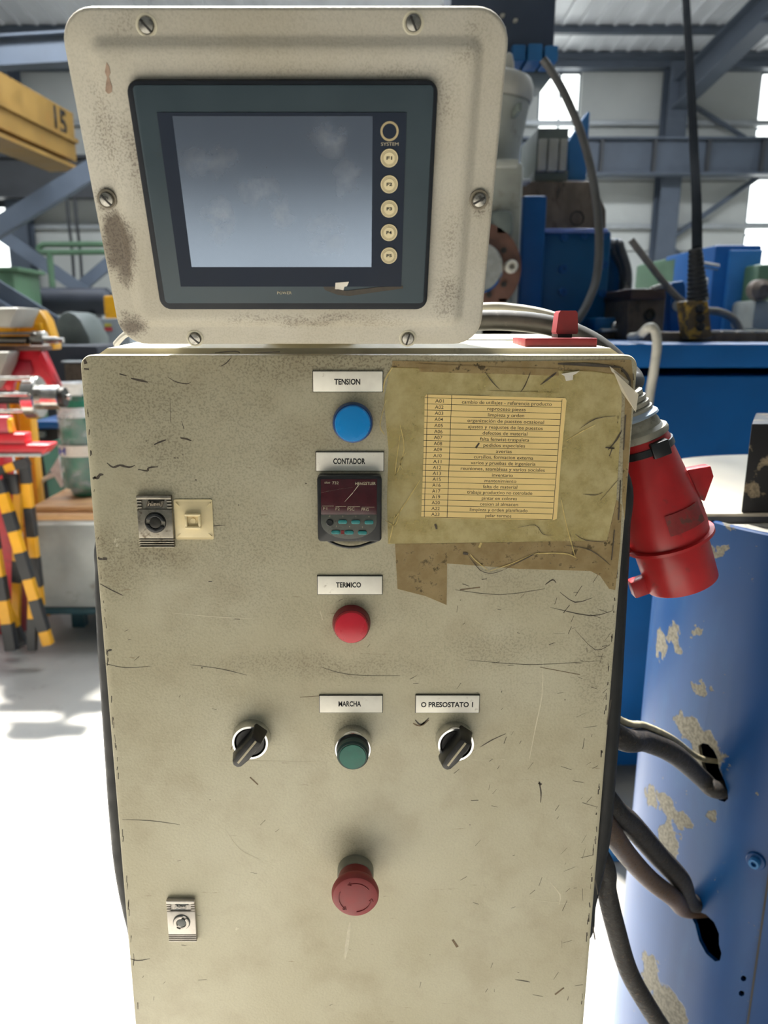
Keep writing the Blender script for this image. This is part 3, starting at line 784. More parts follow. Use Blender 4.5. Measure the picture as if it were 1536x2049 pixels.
def lock(px0, py0, px1, py1, base, slot, insert, ang, label, txt):
    u0, v1 = dp(px0, py0, .003); u1, v0 = dp(px1, py1, .003); w = u1 - u0; h = v1 - v0
    m = MB(); m.box(u0, u1, v0 + .18 * h, v1 - .26 * h, 0, .0036, DOOR, .0008)
    m.box(u0 + .01 * w, u1 - .01 * w, v0 + .01 * h, v1 - .01 * h, 0, .0020, DOOR, .0005)
    m.box(u0, u1, v1 - .075 * h, v1, 0, .0042, DOOR, .0008)
    for k in range(4): m.box(u0, u1, v0 + (.005 + .046 * k) * h, v0 + (.032 + .046 * k) * h, 0, .0036, DOOR, .0006)
    for k in range(3):
        for a, b in ((u0, u0 + .15 * w), (u1 - .15 * w, u1)): m.box(a, b, v1 - (.130 + .058 * k) * h, v1 - (.096 + .058 * k) * h, 0, .0036, DOOR, .0006)
    o = m.build('lock_plate', base, cab, label=label)
    cu, cv = (u0 + u1) / 2 + .0002, v0 + .49 * h; M = DOOR @ Matrix.Translation((cu, cv, 0)) @ Matrix.Rotation(math.radians(ang), 4, 'Z'); r = w * .29
    MB().lathe([(r * 1.05, .003), (r * 1.05, .0041), (r * .98, .0044), (r * .96, .003)], M).build('lock_ring', slot, o)
    MB().lathe([(r * .55, .003), (r * .55, .0048), (r * .4, .0052), (.0002, .0050)], M).build('lock_insert', slot, o)
    m = MB()
    for s in (0, math.pi):
        pts = [(r * .95 * math.cos(s + math.radians(a)), r * .95 * math.sin(s + math.radians(a))) for a in range(14, 167, 8)]
        pts += [(r * .60 * math.cos(s + math.radians(a)), r * .60 * math.sin(s + math.radians(a))) for a in range(160, 19, -8)]
        m.prism(pts, .003, .0054, M, .0004)
    m.build('lock_wing', insert, o)
    lu, lv = (u0 + u1) / 2 + .0002, v1 - .158 * h
    m = MB(); m.prism([(lu - .26 * w, lv - .075 * h), (lu + .20 * w, lv - .075 * h), (lu + .29 * w, lv + .075 * h), (lu - .17 * w, lv + .075 * h)], .0015, .0030, DOOR, .0004)
    m.build('logo_field', slot, o)
    m = MB()
    for k in (-.225, -.19, .19, .225): m.prism([(lu + (k - .03) * w, lv - .05 * h), (lu + (k - .012) * w, lv - .05 * h), (lu + (k + .04) * w, lv + .05 * h), (lu + (k + .022) * w, lv + .05 * h)], .0028, .0037, DOOR)
    m.text(txt, lu, lv, .085 * h, DOOR, .0029, .36 * w, bold=.02, shear=.3, thick=.0008)
    m.build('logo_lettering', M_LOGO if base is M_ZINC else base, o, smooth=False)


lock(272, 991, 349, 1096, M_ZINC, M_ZINCD, M_BLACKP, -8, 'upper die-cast door lock plate, dirty', 'Himel')
lock(332, 1801, 394, 1884, M_ZINC2, mat('grey_lock_recess', (110, 114, 112), .5), M_ZINC2, 62, 'lower die-cast door lock plate, clean', 'Himel')

# cable tie mount
u0, v1 = dp(347.5, 999); u1, v0 = dp(428, 1079); m = MB()
m.rrect(u0, u1, v0, v1, .0012, 0, .0008, DOOR)
cu, cv = (u0 + u1) / 2 + .0003, (v0 + v1) / 2; a = (u1 - u0) / 2
t = bmesh.new()
m.loft([[(cu + sx * a * k, cv + sy * a * k, w) for sx, sy in ((-1, -1), (1, -1), (1, 1), (-1, 1))] for k, w in ((.97, .0008), (.43, .0040))], DOOR)
M2 = DOOR @ Matrix.Translation((cu, cv, 0))
for r in ((-.42, .42, .26, .42), (-.42, .42, -.42, -.26), (-.42, -.28, -.3, .3), (.28, .42, -.3, .3)): m.box(r[0] * a, r[1] * a, r[2] * a, r[3] * a, .0038, .0066, M2, .0009)
m.lathe([(.0021, .004), (.002, .0048)], M2, 20)
for k in range(4):
    R = M2 @ Matrix.Rotation(math.pi / 4 + k * math.pi / 2, 4, 'Z'); m.box(a * .62, a * 1.28, -.0003, .0003, .0010, .0022, R)
m.build('cable_tie_mount', M_IVORY, cab, label='square ivory cable tie mount beside the upper lock')

# panel counter
u0, v1 = dp(634, 952, .010); u1, v0 = dp(763, 1084, .010); wc = u1 - u0; hc = v1 - v0
ct = MB().rrect(u0, u1, v0, v1, .003, 0, .0100, DOOR, .0009).build('panel_counter', M_BLACKP, cab, label='square black panel counter with a dark red display')


def cn(x, y): return (u0 + wc * (x - 270) / 675, v1 - hc * (y - 1200) / 665)     # counter face, from the close view


a, b = cn(312, 1490), cn(890, 1245)
a2, b2 = cn(308, 1588), cn(893, 1232)
MB().box(a2[0], b2[0], a2[1], b2[1], .0098, .0103, DOOR, .0002).build('display_window', mat('smoked_red_window', (62, 16, 24), .18, var=.2, vs=200), ct)
k0 = cn(308, 1588); pts = [cn(308, 1588), cn(893, 1588), cn(893, 1670)] + [cn(600 + 293 * math.cos(math.radians(t)), 1670 + 165 * math.sin(math.radians(t))) for t in range(12, 180, 12)] + [cn(308, 1670)]
MB().prism(pts, .0098, .0104, DOOR, .0002).build('keypad', mat('keypad_grey', (78, 80, 74), .5, var=.15, vs=200, dirt=(50, 48, 44), dscale=200), ct)
M_TKEY = mat('teal_key', (44, 128, 128), .4, var=.2, vs=300)
for x, y in ((534, 1659), (672, 1661), (812, 1664), (460, 1766), (602, 1768), (742, 1770)):
    c = cn(x, y); MB().rrect(c[0] - .0033, c[0] + .0033, c[1] - .0015, c[1] + .0015, .0014, .0100, .0113, DOOR, .0004).build('key', M_TKEY, ct)
c = cn(398, 1668); MB().lathe([(.0027, .0100), (.0027, .0110), (.0020, .0114), (.0019, .0108), (.0002, .0107)], DOOR @ Matrix.Translation((*c, 0)), 24).build('round_key', M_BLACKP, ct)
c = cn(532, 1767); MB().box(c[0] - .0011, c[0] + .0011, c[1] - .0014, c[1] + .0014, .0100, .0107, DOOR).build('indicator', M_REDD, ct)
m = MB()
for s, x, y, wd in (('F1', 352, 1528, 40), ('F2', 482, 1531, 42), ('PSC', 622, 1533, 74), ('PRG', 770, 1538, 74)):
    c = cn(x, y); m.text(s, c[0], c[1], .0022, DOOR, .01028, wd * wc / 675)
for x0, x1, y in ((320, 442, 1501), (460, 570, 1505), (588, 718, 1507), (735, 868, 1511)):
    c, d = cn(x0, y), cn(x1, y); m.box(c[0], d[0], c[1] - .00013, c[1] + .00013, .01028, .01036, DOOR)
c = cn(462, 1271); m.text('732', c[0], c[1], .0021, DOOR, .01028, 66 * wc / 675, bold=.01)
c = cn(376, 1266); m.text('tico', c[0], c[1], .0017, DOOR, .01028, 60 * wc / 675, bold=.01, shear=.2)
c = cn(774, 1277); m.text('HENGSTLER', c[0], c[1], .0023, DOOR, .01028, 214 * wc / 675, bold=.012)
for s, x, y in (('-E', 396, 1605), ('5', 536, 1606), ('1', 674, 1606), ('4', 810, 1609), ('4', 606, 1710), ('2', 742, 1716), ('1', 466, 1706)):
    c = cn(x, y); m.text(s, c[0], c[1], .0013, DOOR, .01038)
m.build('lettering', M_KEYT, ct, smooth=False)
pts = [Vector((u0 + wc * x / 675, v1 - hc * y / 665, .0035)) for x, y in ((90, 668), (150, 700), (230, 730), (330, 746), (430, 738), (520, 712), (590, 690), (640, 668))]
MB().tube([DOOR @ p for p in pts], .0011, 8, 4).build('retaining_clip', M_BLACKP, ct)
m = MB()
for q in (((700, 1295), (640, 1370), (555, 1460)), ((310, 1366), (480, 1335), (650, 1312))):
    P = [cn(*w) for w in q]
    for i, (pa, pb) in enumerate(zip(P, P[1:])):
        h = .0003 if q[0][0] == 700 else .00012
        t = bmesh.new(); t.faces.new([t.verts.new(x) for x in ((pa[0] - h, pa[1], .01032), (pb[0] - h * .3, pb[1], .01032), (pb[0] + h * .3, pb[1], .01032), (pa[0] + h, pa[1], .01032))]); m.add(t, DOOR)
m.build('glass_scratch', M_SCRL, ct, smooth=False)

# red isolator on the cabinet top
M_REDI = mat('dusty_red_switch', (124, 36, 42), .5, var=.12, vs=80)
iy = .598
ax = at(1050, 684, iy).x; bxx = at(1195, 684, iy).x; zi = EYE - .0165
iso = MB().box(ax, bxx, iy, iy + .05, zi, zi + .0092, None, .0012).build('isolator_switch', M_REDI, cab, label='red rotary isolator switch on top of the cabinet')
h0 = at(1112, 668, iy + .012).x; h1 = at(1156, 668, iy + .012).x
MB().box(h0 + .002, h1 - .004, iy + .014, iy + .034, zi + .008, zi + .0125).build('spindle', M_INK, iso)
m = MB(); m.loft([[(h0 + k, iy + .012, z), (h1 - k, iy + .012, z), (h1 - k, iy + .027, z), (h0 + k, iy + .027, z)] for k, z in ((.0008, zi + .012), (0, zi + .0135), (.0012, zi + .0275), (.0026, zi + .0295))])
m.build('handle', M_REDI, iso)

# ------------------------------------------------------------------ operator terminal
ter = thing('operator_terminal', 'cream operator terminal with a grey touch screen tilted over the cabinet', 'control panel', (PO.x - .04, PO.y + .03, EYE - .014))
U0, U1, V0, V1, CRN = -.1668, .0826, .0005, .1975, .0185


def ring(d, w, r=None):
    return [(x, y, w) for x, y in rr(U0 + d, U1 - d, V0 + d, V1 - d, max(CRN - d * .75, .004) if r is None else r, 8)]


m = MB()
hu0, hv1 = pp(253, 158, .005); hu1, _ = pp(876, 160, .005); _, hv0 = pp(600, 616, .005)
open_ = [(x, y) for x, y in rr(hu0 + .004, hu1 - .004, hv0 + .004, hv1 - .004, .005, 8)]
m.loft([ring(.012, -.030), ring(.001, -.009), ring(0, -.006), ring(0, -.0020), ring(.0008, -.0006), ring(.0022, 0), ring(.0125, 0), ring(.0145, .0006), ring(.0175, .0032), ring(.0200, .0042), ring(.0235, .0045), [(x, y, .0042) for x, y in open_], [(x, y, .001) for x, y in open_]], PANEL)
m.build('front_shell', M_TERM, ter, sharp=60)
MB().rrect(U0 + .018, U1 - .018, V0 + .014, V1 - .016, .012, -.16, -.028, PANEL, .003).build('rear_box', M_CREAM, ter)  # unseen box, made deeper to keep the sun off the door top
MB().box(-.075, -.005, .64, .71, EYE - .0165, EYE + .045).build('mounting_neck', M_CREAM, ter)
M_WASH = mat('shaded_cream_washer', (120, 112, 96), .5)  # shade of the side screw recesses, put into the cream colour
for i, (x, y, ang, rec) in enumerate(((293, 51, -48, 0), (826.5, 46, -62, 0), (214, 399, -50, 1), (958, 400, 30, 1), (390, 677, -45, 0), (815.5, 677, 75, 0))):
    w0 = .0016 if rec else 0
    u, v = pp(x, y, w0); M = PANEL @ Matrix.Translation((u, v, w0)) @ Matrix.Rotation(math.radians(ang), 4, 'Z')
    sc = MB().lathe([(.0043, -.001), (.0043, .0012), (.0037, .0020), (.0015, .0024), (.0002, .0025)], M, 28).build('slotted_screw', M_SCREW, ter)
    MB().box(-.0040, .0040, -.0006, .0006, .0015, .00262, M, .0001).build('slot', M_SLOT, sc)
    MB().lathe([(.0060, -.0012), (.0060, .0002), (.0052, .0004), (.0044, .0001)], M, 28).build('screw_washer', M_WASH if rec else M_CREAM, ter)
# touch panel
tp = MB().rrect(hu0, hu1, hv0, hv1, .0072, .0035, .0092, PANEL, .0016).build('touch_panel', M_RIM, ter, label='dark teal touch panel with six round keys')
fw = .0098
fu0, fv1 = pp(264, 170, fw); fu1, _ = pp(868, 175, fw); _, fv0 = pp(600, 607, fw)
MB().rrect(fu0, fu1, fv0, fv1, .0025, .0085, fw, PANEL, .0004).build('bezel', M_HMI, tp)
au, av = pp(314, 225, fw); bu, _ = pp(813, 225, fw); _, bv = pp(600, 573, fw)
MB().box(au, bu, bv, av, fw - .001, fw + .0005, PANEL).build('window_border', M_HMID, tp)
wl = fw + .0003
lu, lv = pp(345, 232, wl); lu1, _ = pp(744, 400, wl); _, lv0 = pp(600, 534, wl)
MB().box(lu, lu1, lv0, lv, fw - .001, fw + .0007, PANEL).build('screen', M_LCD, tp)
ku = 0
u, v = pp(779, 262.5, wl); M = PANEL @ Matrix.Translation((u, v, 0))
MB().lathe([(.0053, fw), (.0053, fw + .0006), (.0041, fw + .0006), (.0041, fw)], M, 40, False, False).build('system_key_ring', M_RINGP, tp)
MB().lathe([(.0040, fw), (.0040, fw + .0004), (.0002, fw + .0004)], M, 32).build('system_key', M_HMI, tp)
m = MB()
c = pp(779.5, 288.5, wl); m.text('SYSTEM', c[0], c[1], .0018, PANEL, fw + .00055, pp(797, 288, wl)[0] - pp(762, 288, wl)[0])
c = pp(569, 586.5, wl); m.text('POWER', c[0], c[1], .0019, PANEL, fw + .00005, pp(583.5, 586, wl)[0] - pp(554.5, 586, wl)[0], bold=.01)
m.build('lettering', M_KEYT, tp, smooth=False)
for i, (y, x) in enumerate(((316, 778.5), (368.5, 778.5), (417.5, 778.5), (465, 778), (511, 778))):
    u, v = pp(x, y, wl); M = PANEL @ Matrix.Translation((u, v, 0)); r = .0052
    kb = MB().lathe([(r, fw), (r, fw + .0006), (r * .93, fw + .0009), (.0002, fw + .0009)], M, 40).build('function_key', M_KEYR, tp)
    m = MB().lathe([(r, fw + .0005), (r * .985, fw + .00105), (r * .9, fw + .00105), (r * .88, fw + .0008)], M, 40, False, False)
    m.lathe([(r * .64, fw + .0006), (r * .62, fw + .0012), (.0002, fw + .0012)], M, 32)
    for k in range(40): m.box(r * .62, r * .92, -r * .032, r * .032, fw + .0008, fw + .00102, M @ Matrix.Rotation(2 * math.pi * k / 40, 4, 'Z'))
    m.build('key_face', M_BTN, kb)
    MB().text('F%d' % (i + 1), u, v, .0018, PANEL, fw + .00121, .0034, bold=.035).build('key_letter', M_INK, kb, smooth=False)
# torn sticker remnant
P = [pp(x, y, fw) for x, y in ((671, 565), (698, 563), (694, 572), (689, 573), (687, 580), (677, 578), (670, 578))]
MB().prism(P, fw + .0003, fw + .0008, PANEL).build('sticker_scrap', M_WHITEP, ter, label='torn white sticker scrap below the screen')
P = [pp(x, y, fw) for x, y in ((645, 571), (660, 566), (668, 572), (690, 582), (760, 574), (806, 572), (806, 577), (740, 586), (700, 592), (676, 590), (650, 580))]
MB().prism(P, fw + .0001, fw + .0003, PANEL).build('glue_residue', mat('brown_glue', (66, 60, 52), .7, var=.3, vs=300), ter)
# drip and marks on the shell
P = [pp(x, y, .0045) for x, y in ((213, 125), (218, 132), (221, 146), (218, 153), (224, 172), (224, 184), (217, 188), (211, 182), (212, 168), (214, 155), (210, 144))]
MB().prism(P, .0043, .00475, PANEL).build('dried_drip', mat('brown_drip', (150, 126, 108), .35, var=.3, vs=200), ter)

# ------------------------------------------------------------------ taped notice
nt = thing('taped_notice', 'yellowed printed code list A01 to A23 taped to the cabinet door', 'notice', tuple(dw(1000, 1081)))


def dpoly(pix, w0, w1, mtl, name, parent=nt, label=None):
    m = MB(); m.prism([dp(x, y) for x, y in pix], w0, w1, DOOR)
    return m.build(name, mtl, parent, smooth=False, label=label)


dpoly([(781, 734), (900, 737), (1040, 738), (1180, 741), (1240, 750), (1243, 800), (1238, 900), (1232, 1002), (1213, 1081), (1100, 1083), (900, 1086), (776, 1088), (774, 1000), (777, 900), (768, 800)], .0003, .0006, M_TAPE, 'plastic_sleeve', label='yellowed clear plastic sleeve')
dpoly([(790, 1088), (900, 1087), (1100, 1083), (1214, 1081), (1233, 1000), (1243, 1010), (1240, 1090), (1230, 1180), (1218, 1178), (1200, 1152), (1180, 1142), (1040, 1138), (894, 1127), (893, 1210), (850, 1192), (795, 1178)], .0003, .0006, M_TAPEB, 'brown_tape')
dpoly([(785, 722), (900, 724), (1100, 722), (1262, 720), (1266, 760), (1262, 830), (1256, 930), (1249, 1040), (1244, 1000), (1246, 900), (1250, 800), (1244, 752), (1180, 743), (1040, 740), (900, 739), (784, 736)], .0003, .0006, M_TAPEB, 'brown_tape')
dpoly([(831, 727), (895, 730), (1000, 735), (1115, 738), (1118, 752), (1000, 748), (840, 744)], .0007, .0009, M_TAPEB, 'brown_tape')
QUAD = [Vector((*dp(x, y), 0)) for x, y in ((849.5, 789), (1133, 796.5), (1113, 1040), (842, 1034.5))]     # TL TR BR BL


def q(s, t):
    return (QUAD[0] * (1 - s) + QUAD[1] * s) * (1 - t) + (QUAD[3] * (1 - s) + QUAD[2] * s) * t


m = MB(); m.prism([tuple(q(s, t)[:2]) for s, t in ((.01, 0), (.99, 0), (1, .02), (.995, .5), (1, .99), (.98, 1), (.5, 1.005), (0, 1), (.004, .5), (0, .02))], .0007, .0009, DOOR)
sheet_o = m.build('paper_list', M_PAPER, nt, smooth=False)
ROWS = 'A01|cambio de utillajes - referencia producto\nA02|reproceso piezas\nA03|limpieza y orden\nA04|organización de puestos ocasional\nA05|ajustes y reajustes de los puestos\nA06|defectos de material\nA07|falta fenwist-traspaleta\nA08|pedidos especiales\nA09|averías\nA10|cursillos, formacion externa\nA11|varios y pruebas de ingenieria\nA12|reuniones, asambleas y varios sociales\nA13|inventario\nA15|mantenimiento\nA16|falta de material\nA17|trabajo productivo no cotrolado\nA19|pintar en colores\nA20|cesion al almacen\nA22|limpieza y orden planificado\nA23|pelar termos'.split('\n')
WID = [805, 345, 325, 690, 675, 405, 445, 378, 145, 540, 590, 768, 190, 290, 315, 600, 323, 350, 535, 240]
m = MB(); t0, dt = .0255, .0486
sx = (q(1, .5) - q(0, .5)).length / 1265
for i, r in enumerate(ROWS):
    a, b = r.split('|'); tt = t0 + dt * (i + .52)
    d = q(1, tt) - q(0, tt); rot = math.atan2(d.y, d.x)
    hgt = (q(.5, 0) - q(.5, 1)).length
    p = q(.104, tt - .001); m.text(a, p.x, p.y, .029 * hgt, DOOR, .00091, 76 * sx, rot=rot, bold=.004, thick=0)
    p = q(.58 - (.012 if i > 12 else 0), tt + .001); m.text(b, p.x, p.y, .0285 * hgt, DOOR, .00091, WID[i] * sx, rot=rot, bold=.004, thick=0)
m.build('lettering', M_INK, sheet_o, smooth=False, sharp=180)
m = MB()


def rule(a, b, h=.00017):
    d = (b - a).normalized(); n = Vector((-d.y, d.x, 0)) * h; t = bmesh.new()
    t.faces.new([t.verts.new((w.x, w.y, .00093)) for w in (a + n, a - n, b - n, b + n)]); m.add(t, DOOR)


for i in range(21): rule(q(-.0 if i else .0, t0 + dt * i), q(.965, t0 + dt * i))
for s, e in ((.021, 0), (.189, 0), (.967, .01)): rule(q(s, e), q(s + .002, .997), .0002)
m.build('table_rules', M_INK, sheet_o, smooth=False)
dpoly([(975, 782), (1118, 786), (1112, 796), (980, 793)], .0010, .0011, M_TAPE, 'tape_strip')
m = MB()
for pix, wd in ([((766, 785), (770, 760), (785, 735)), 3], [((770, 870), (760, 850), (772, 800)), 2], [((800, 850), (808, 900), (790, 950), (800, 870)), 2.4], [((840, 960), (815, 1000), (788, 1040)), 2.6], [((790, 1030), (784, 1060), (778, 1085)), 3], [((770, 1040), (790, 1050), (800, 1020)), 2],
                [((1122, 1000), (1132, 1050), (1150, 1115)), 3], [((1132, 882), (1165, 862), (1190, 850)), 2], [((940, 1108), (950, 1120), (975, 1140)), 2], [((1060, 1108), (1100, 1106), (1135, 1108), (1152, 1116)), 2.4], [((975, 1143), (1020, 1128), (1060, 1110)), 1.8], [((958, 1095), (962, 1085)), 6], [((812, 905), (800, 925), (806, 940)), 2]):
    strip(m, pix, wd, .0011)
m.build('film_crease_glint', M_FOLD, nt, smooth=False, kind='stuff')  # glints on the film folds, painted as light yellow strips
m = MB()
for pix, wd in ([((926, 1106), (936, 1108)), 6], [((936, 1110), (960, 1140), (985, 1146), (1010, 1138)), 1.8], [((1010, 1138), (1060, 1112), (1070, 1106)), 1.8], [((1158, 858), (1190, 838), (1230, 832)), 1.6], [((1215, 900), (1232, 880), (1243, 860)), 3], [((1210, 895), (1228, 897)), 4], [((1218, 912), (1224, 895)), 3.4], [((1165, 988), (1190, 990), (1205, 984)), 1.6],
                [((970, 745), (985, 765), (1000, 780)), 1.6], [((1060, 745), (1050, 770), (1040, 785)), 2], [((1080, 770), (1100, 755), (1112, 745)), 4], [((1035, 1055), (1070, 1050), (1085, 1068), (1105, 1070)), 1.4], [((1150, 1068), (1170, 1080), (1210, 1084)), 1.8], [((870, 1048), (873, 1058)), 7], [((1200, 1000), (1235, 960)), 1.4],
                [((1115, 728), (1180, 730), (1240, 735)), 5], [((1240, 735), (1258, 760), (1256, 800)), 6], [((1250, 830), (1246, 900)), 4], [((1240, 960), (1236, 1040)), 4], [((1228, 1060), (1222, 1120)), 4], [((1130, 1090), (1180, 1100), (1220, 1130)), 2], [((1010, 880), (1016, 890)), 0.1], [((951, 896), (958, 886)), 6]):
    strip(m, pix, wd, .0011)
m.build('tape_scratches', M_SCR, nt, smooth=False, kind='stuff')
dpoly([(1121, 748), (1158, 742), (1150, 748), (1145, 750), (1144, 760), (1131, 762), (1128, 752)], .0012, .0018, M_WHITEP, 'torn_corner', label='white torn paper corner')
m = MB()
pts = [[(1217, 732), (1254, 762), (1253, 768), (1222, 744)], [(1224, 742), (1267, 786), (1262, 822), (1240, 782)]]
for k, pg in enumerate(pts):
    t = bmesh.new(); vs = []
    for j, (x, y) in enumerate(pg): vs.append(t.verts.new((*dp(x, y), .0016 + (.006 if j in (1, 2) else .001) * (k + .4))))
    t.faces.new(vs); ex = bmesh.ops.extrude_face_region(t, geom=t.faces[:])
    bmesh.ops.translate(t, verts=[e for e in ex['geom'] if isinstance(e, bmesh.types.BMVert)], vec=(0, 0, .0003)); m.add(t, DOOR)
m.build('loose_film', M_FILM, nt, smooth=False, label='loose flap of clear film')

# ------------------------------------------------------------------ red plug and the cables at the cabinet
YP = .650
pa, pb = at(1252, 800, YP), at(1364, 1164, YP)
axis = (pb - pa).normalized(); LP = (pb - pa).length
PM = fr(pa, (1, 0, 0), axis)
plug = thing('power_connector', 'red industrial power connector hanging at the right edge of the cabinet', 'plug', tuple(pb))
k = LP / 388.0                                # metres per pixel along the axis
m = MB(); m.lathe([(54 * k, 78 * k), (58 * k, 90 * k), (59 * k, 110 * k), (77 * k, 236 * k), (78.5 * k, 268 * k), (77 * k, 292 * k), (72 * k, 292 * k)], PM, 56)
m.build('connector_body', M_REDP, plug)
MB().lathe([(74 * k, 286 * k), (86 * k, 288 * k), (86 * k, 294 * k), (74 * k, 298 * k)], PM, 56).build('collar', M_REDP, plug)
m = MB().lathe([(70 * k, 294 * k), (71 * k, 300 * k), (69 * k, 386 * k), (68 * k, 388 * k), (62 * k, 388 * k), (61 * k, 310 * k)], PM, 56)
m.build('shroud', M_REDP, plug)
MB().box(-.010, .010, -.006, .006, 0, .016, fr(pa + axis * (352 * k) + (PM.to_3x3() @ Vector((-68 * k - .003, -.004, 0))), (1, 0, 0), axis), .0015).build('key_rib', M_REDP, plug)
MB().box(-.010, .008, -.008, .008, -.004, .004, fr(pa + axis * (290 * k) + (PM.to_3x3() @ Vector((-83 * k, -.004, 0))), (1, 0, 0), axis), .003).build('hinge_lug', M_REDP, plug)
# triangular lug on the right
tri = [(at(x, y, YP).x, at(x, y, YP).z) for x, y in ((1366, 937), (1414, 929), (1420, 950), (1402, 1000), (1394, 996))]
MT = Matrix(((1, 0, 0, 0), (0, 0, -1, YP - .004), (0, 1, 0, 0), (0, 0, 0, 1)))
MB().prism(tri, -.008, .004, MT, .0012).build('triangular_lug', M_REDP, plug)
# label field that follows the body
m = MB(); L0 = []; n = 9
for r_off, nm in ((.0012, 0),):
    loops = []
    for z in (218 * k, 258 * k):
        row = []
        for i in range(n + 1):
            a = math.radians(-1 + 58 * (i / n)); rr_ = (74.5 * k if z < 230 * k else 78.2 * k) + r_off
            row.append((rr_ * math.cos(a), rr_ * math.sin(a), z))
        loops.append(row)
    t = bmesh.new(); A = [t.verts.new(p) for p in loops[0]]; B = [t.verts.new(p) for p in loops[1]]
    for i in range(n): t.faces.new((A[i], A[i + 1], B[i + 1], B[i]))
    t.normal_update()
    m.add(t, PM @ Matrix.Rotation(math.radians(46), 4, 'Z'))
m.build('label_field', M_REDPD, plug)
# zip tie
MB().lathe([(56 * k, 90 * k), (61 * k, 91 * k), (62 * k, 104 * k), (57 * k, 106 * k)], PM, 48, False, False).build('cable_tie', M_BLACKP, plug)
c = at(1318, 897, YP - .024); MB().box(-.0075, .0075, -.006, .006, -.0065, .0065, fr(c, (1, 0, .12), axis), .0012).build('tie_head', M_BLACKP, plug)
# grey gland
m = MB()
prof = [(30 * k, -14 * k)]
for i in range(5): prof += [((33 + 3 * i) * k, (-12 + 11 * i) * k), ((33 + 3 * i) * k, (-5 + 11 * i) * k), ((30 + 3 * i) * k, (-4 + 11 * i) * k)]
prof += [(46 * k, 48 * k), (48 * k, 58 * k), (57 * k, 64 * k), (59 * k, 70 * k), (58 * k, 76 * k), (50 * k, 80 * k)]
m.lathe(prof, PM, 48); m.build('ribbed_gland', M_GREYR, plug)
m = MB(); m.lathe([(41 * k, 26 * k), (49 * k, 33 * k), (50 * k, 37 * k), (44 * k, 39 * k)], PM, 40); m.build('gland_ring', mat('sky_tinted_gland_ring', (150, 166, 186), .35), plug)  # blue-grey colour paints in the sky reflected on the grey ring

tag(MB().tube([(-.12, .705, EYE + .0005), (.03, .70, EYE + .002), at(960, 641, .70), at(1060, 645, .70), at(1130, 660, .70), at(1190, 688, .695), at(1238, 728, .685), at(1268, 762, .672), pa - axis * .012, pa + axis * .03], .0088, 16, 8).build('power_cable', M_CABLE),
    'thick black cable arching over the cabinet top to the red connector', 'cable')
tag(MB().tube([(-.10, .735, EYE + .004), (.04, .735, EYE + .009), at(960, 616, .735), at(1030, 618, .735), at(1095, 630, .733), at(1140, 650, .73), at(1200, 700, .725), (.26, .72, EYE - .10)], .0045, 12, 8).build('power_cable', M_HOSEG),
    'thin grey cable running just above the thick black cable', 'cable')
tag(MB().tube([at(232, 688, .72), at(247, 672, .70), at(262, 664, .69), at(300, 650, .68)], .0028, 10, 6).build('power_cable', M_HOSEG),
    'thin pale cable leaving the left underside of the terminal', 'cable')
tag(MB().tube([(-.17, .66, EYE - .10), at(222, 1060, .605), at(212, 1150, .603), at(214, 1250, .603), at(221, 1370, .605), at(229, 1500, .605), at(237, 1620, .604), at(249, 1740, .603), at(272, 1850, .603), at(300, 1930, .61), (-.15, .66, EYE - .57)], .0085, 12, 8).build('hanging_hose', M_DARK),
    'black hose hugging the left side of the cabinet', 'hose')
tag(MB().tube([(.17, .66, EYE - .07), at(1232, 950, .605), at(1236, 1060, .603), at(1231, 1180, .604), at(1225, 1300, .605), at(1219, 1420, .606), at(1209, 1560, .606), at(1198, 1680, .605), at(1172, 1800, .604), at(1150, 1870, .61), (.15, .66, EYE - .57)], .0095, 12, 8).build('hanging_hose', M_DARK),
    'black hose hugging the right side of the cabinet', 'hose')

# ------------------------------------------------------------------ blue cylinder column beside the cabinet
zc = 1.216
col = thing('machine_pedestal', 'chipped blue cylindrical machine pedestal standing right of the cabinet', 'machine', (CC.x, CC.y, 0))
m = MB(); n = 96
m.loft([[(CC.x + r * math.cos(2 * math.pi * i / n), CC.y + r * math.sin(2 * math.pi * i / n), z) for i in range(n)] for r, z in
        ((CR - .006, .012), (CR, .012), (CR, .4), (CR, .8), (CR, zc - .002), (CR - .002, zc), (CR - .006, zc), (CR - .006, .8), (CR - .006, .4), (CR - .006, .012))], None, False, False)
shell = m.build('shell', M_CYL, col)
cut = MB()


def hole(pix):
    P = [cyl(x, y) for x, y in pix]; c = sum(P, Vector()) / len(P)
    d = Vector((CC.x - c.x, CC.y - c.y, 0)).normalized()
    t = bmesh.new(); A = [t.verts.new(p - d * .05) for p in P]; B = [t.verts.new(p + d * .06) for p in P]
    t.faces.new(A); t.faces.new(B[::-1])
    for i in range(len(P)): t.faces.new((A[i], B[i], B[(i + 1) % len(P)], A[(i + 1) % len(P)]))
    bmesh.ops.recalc_face_normals(t, faces=t.faces)
    cut.add(t)


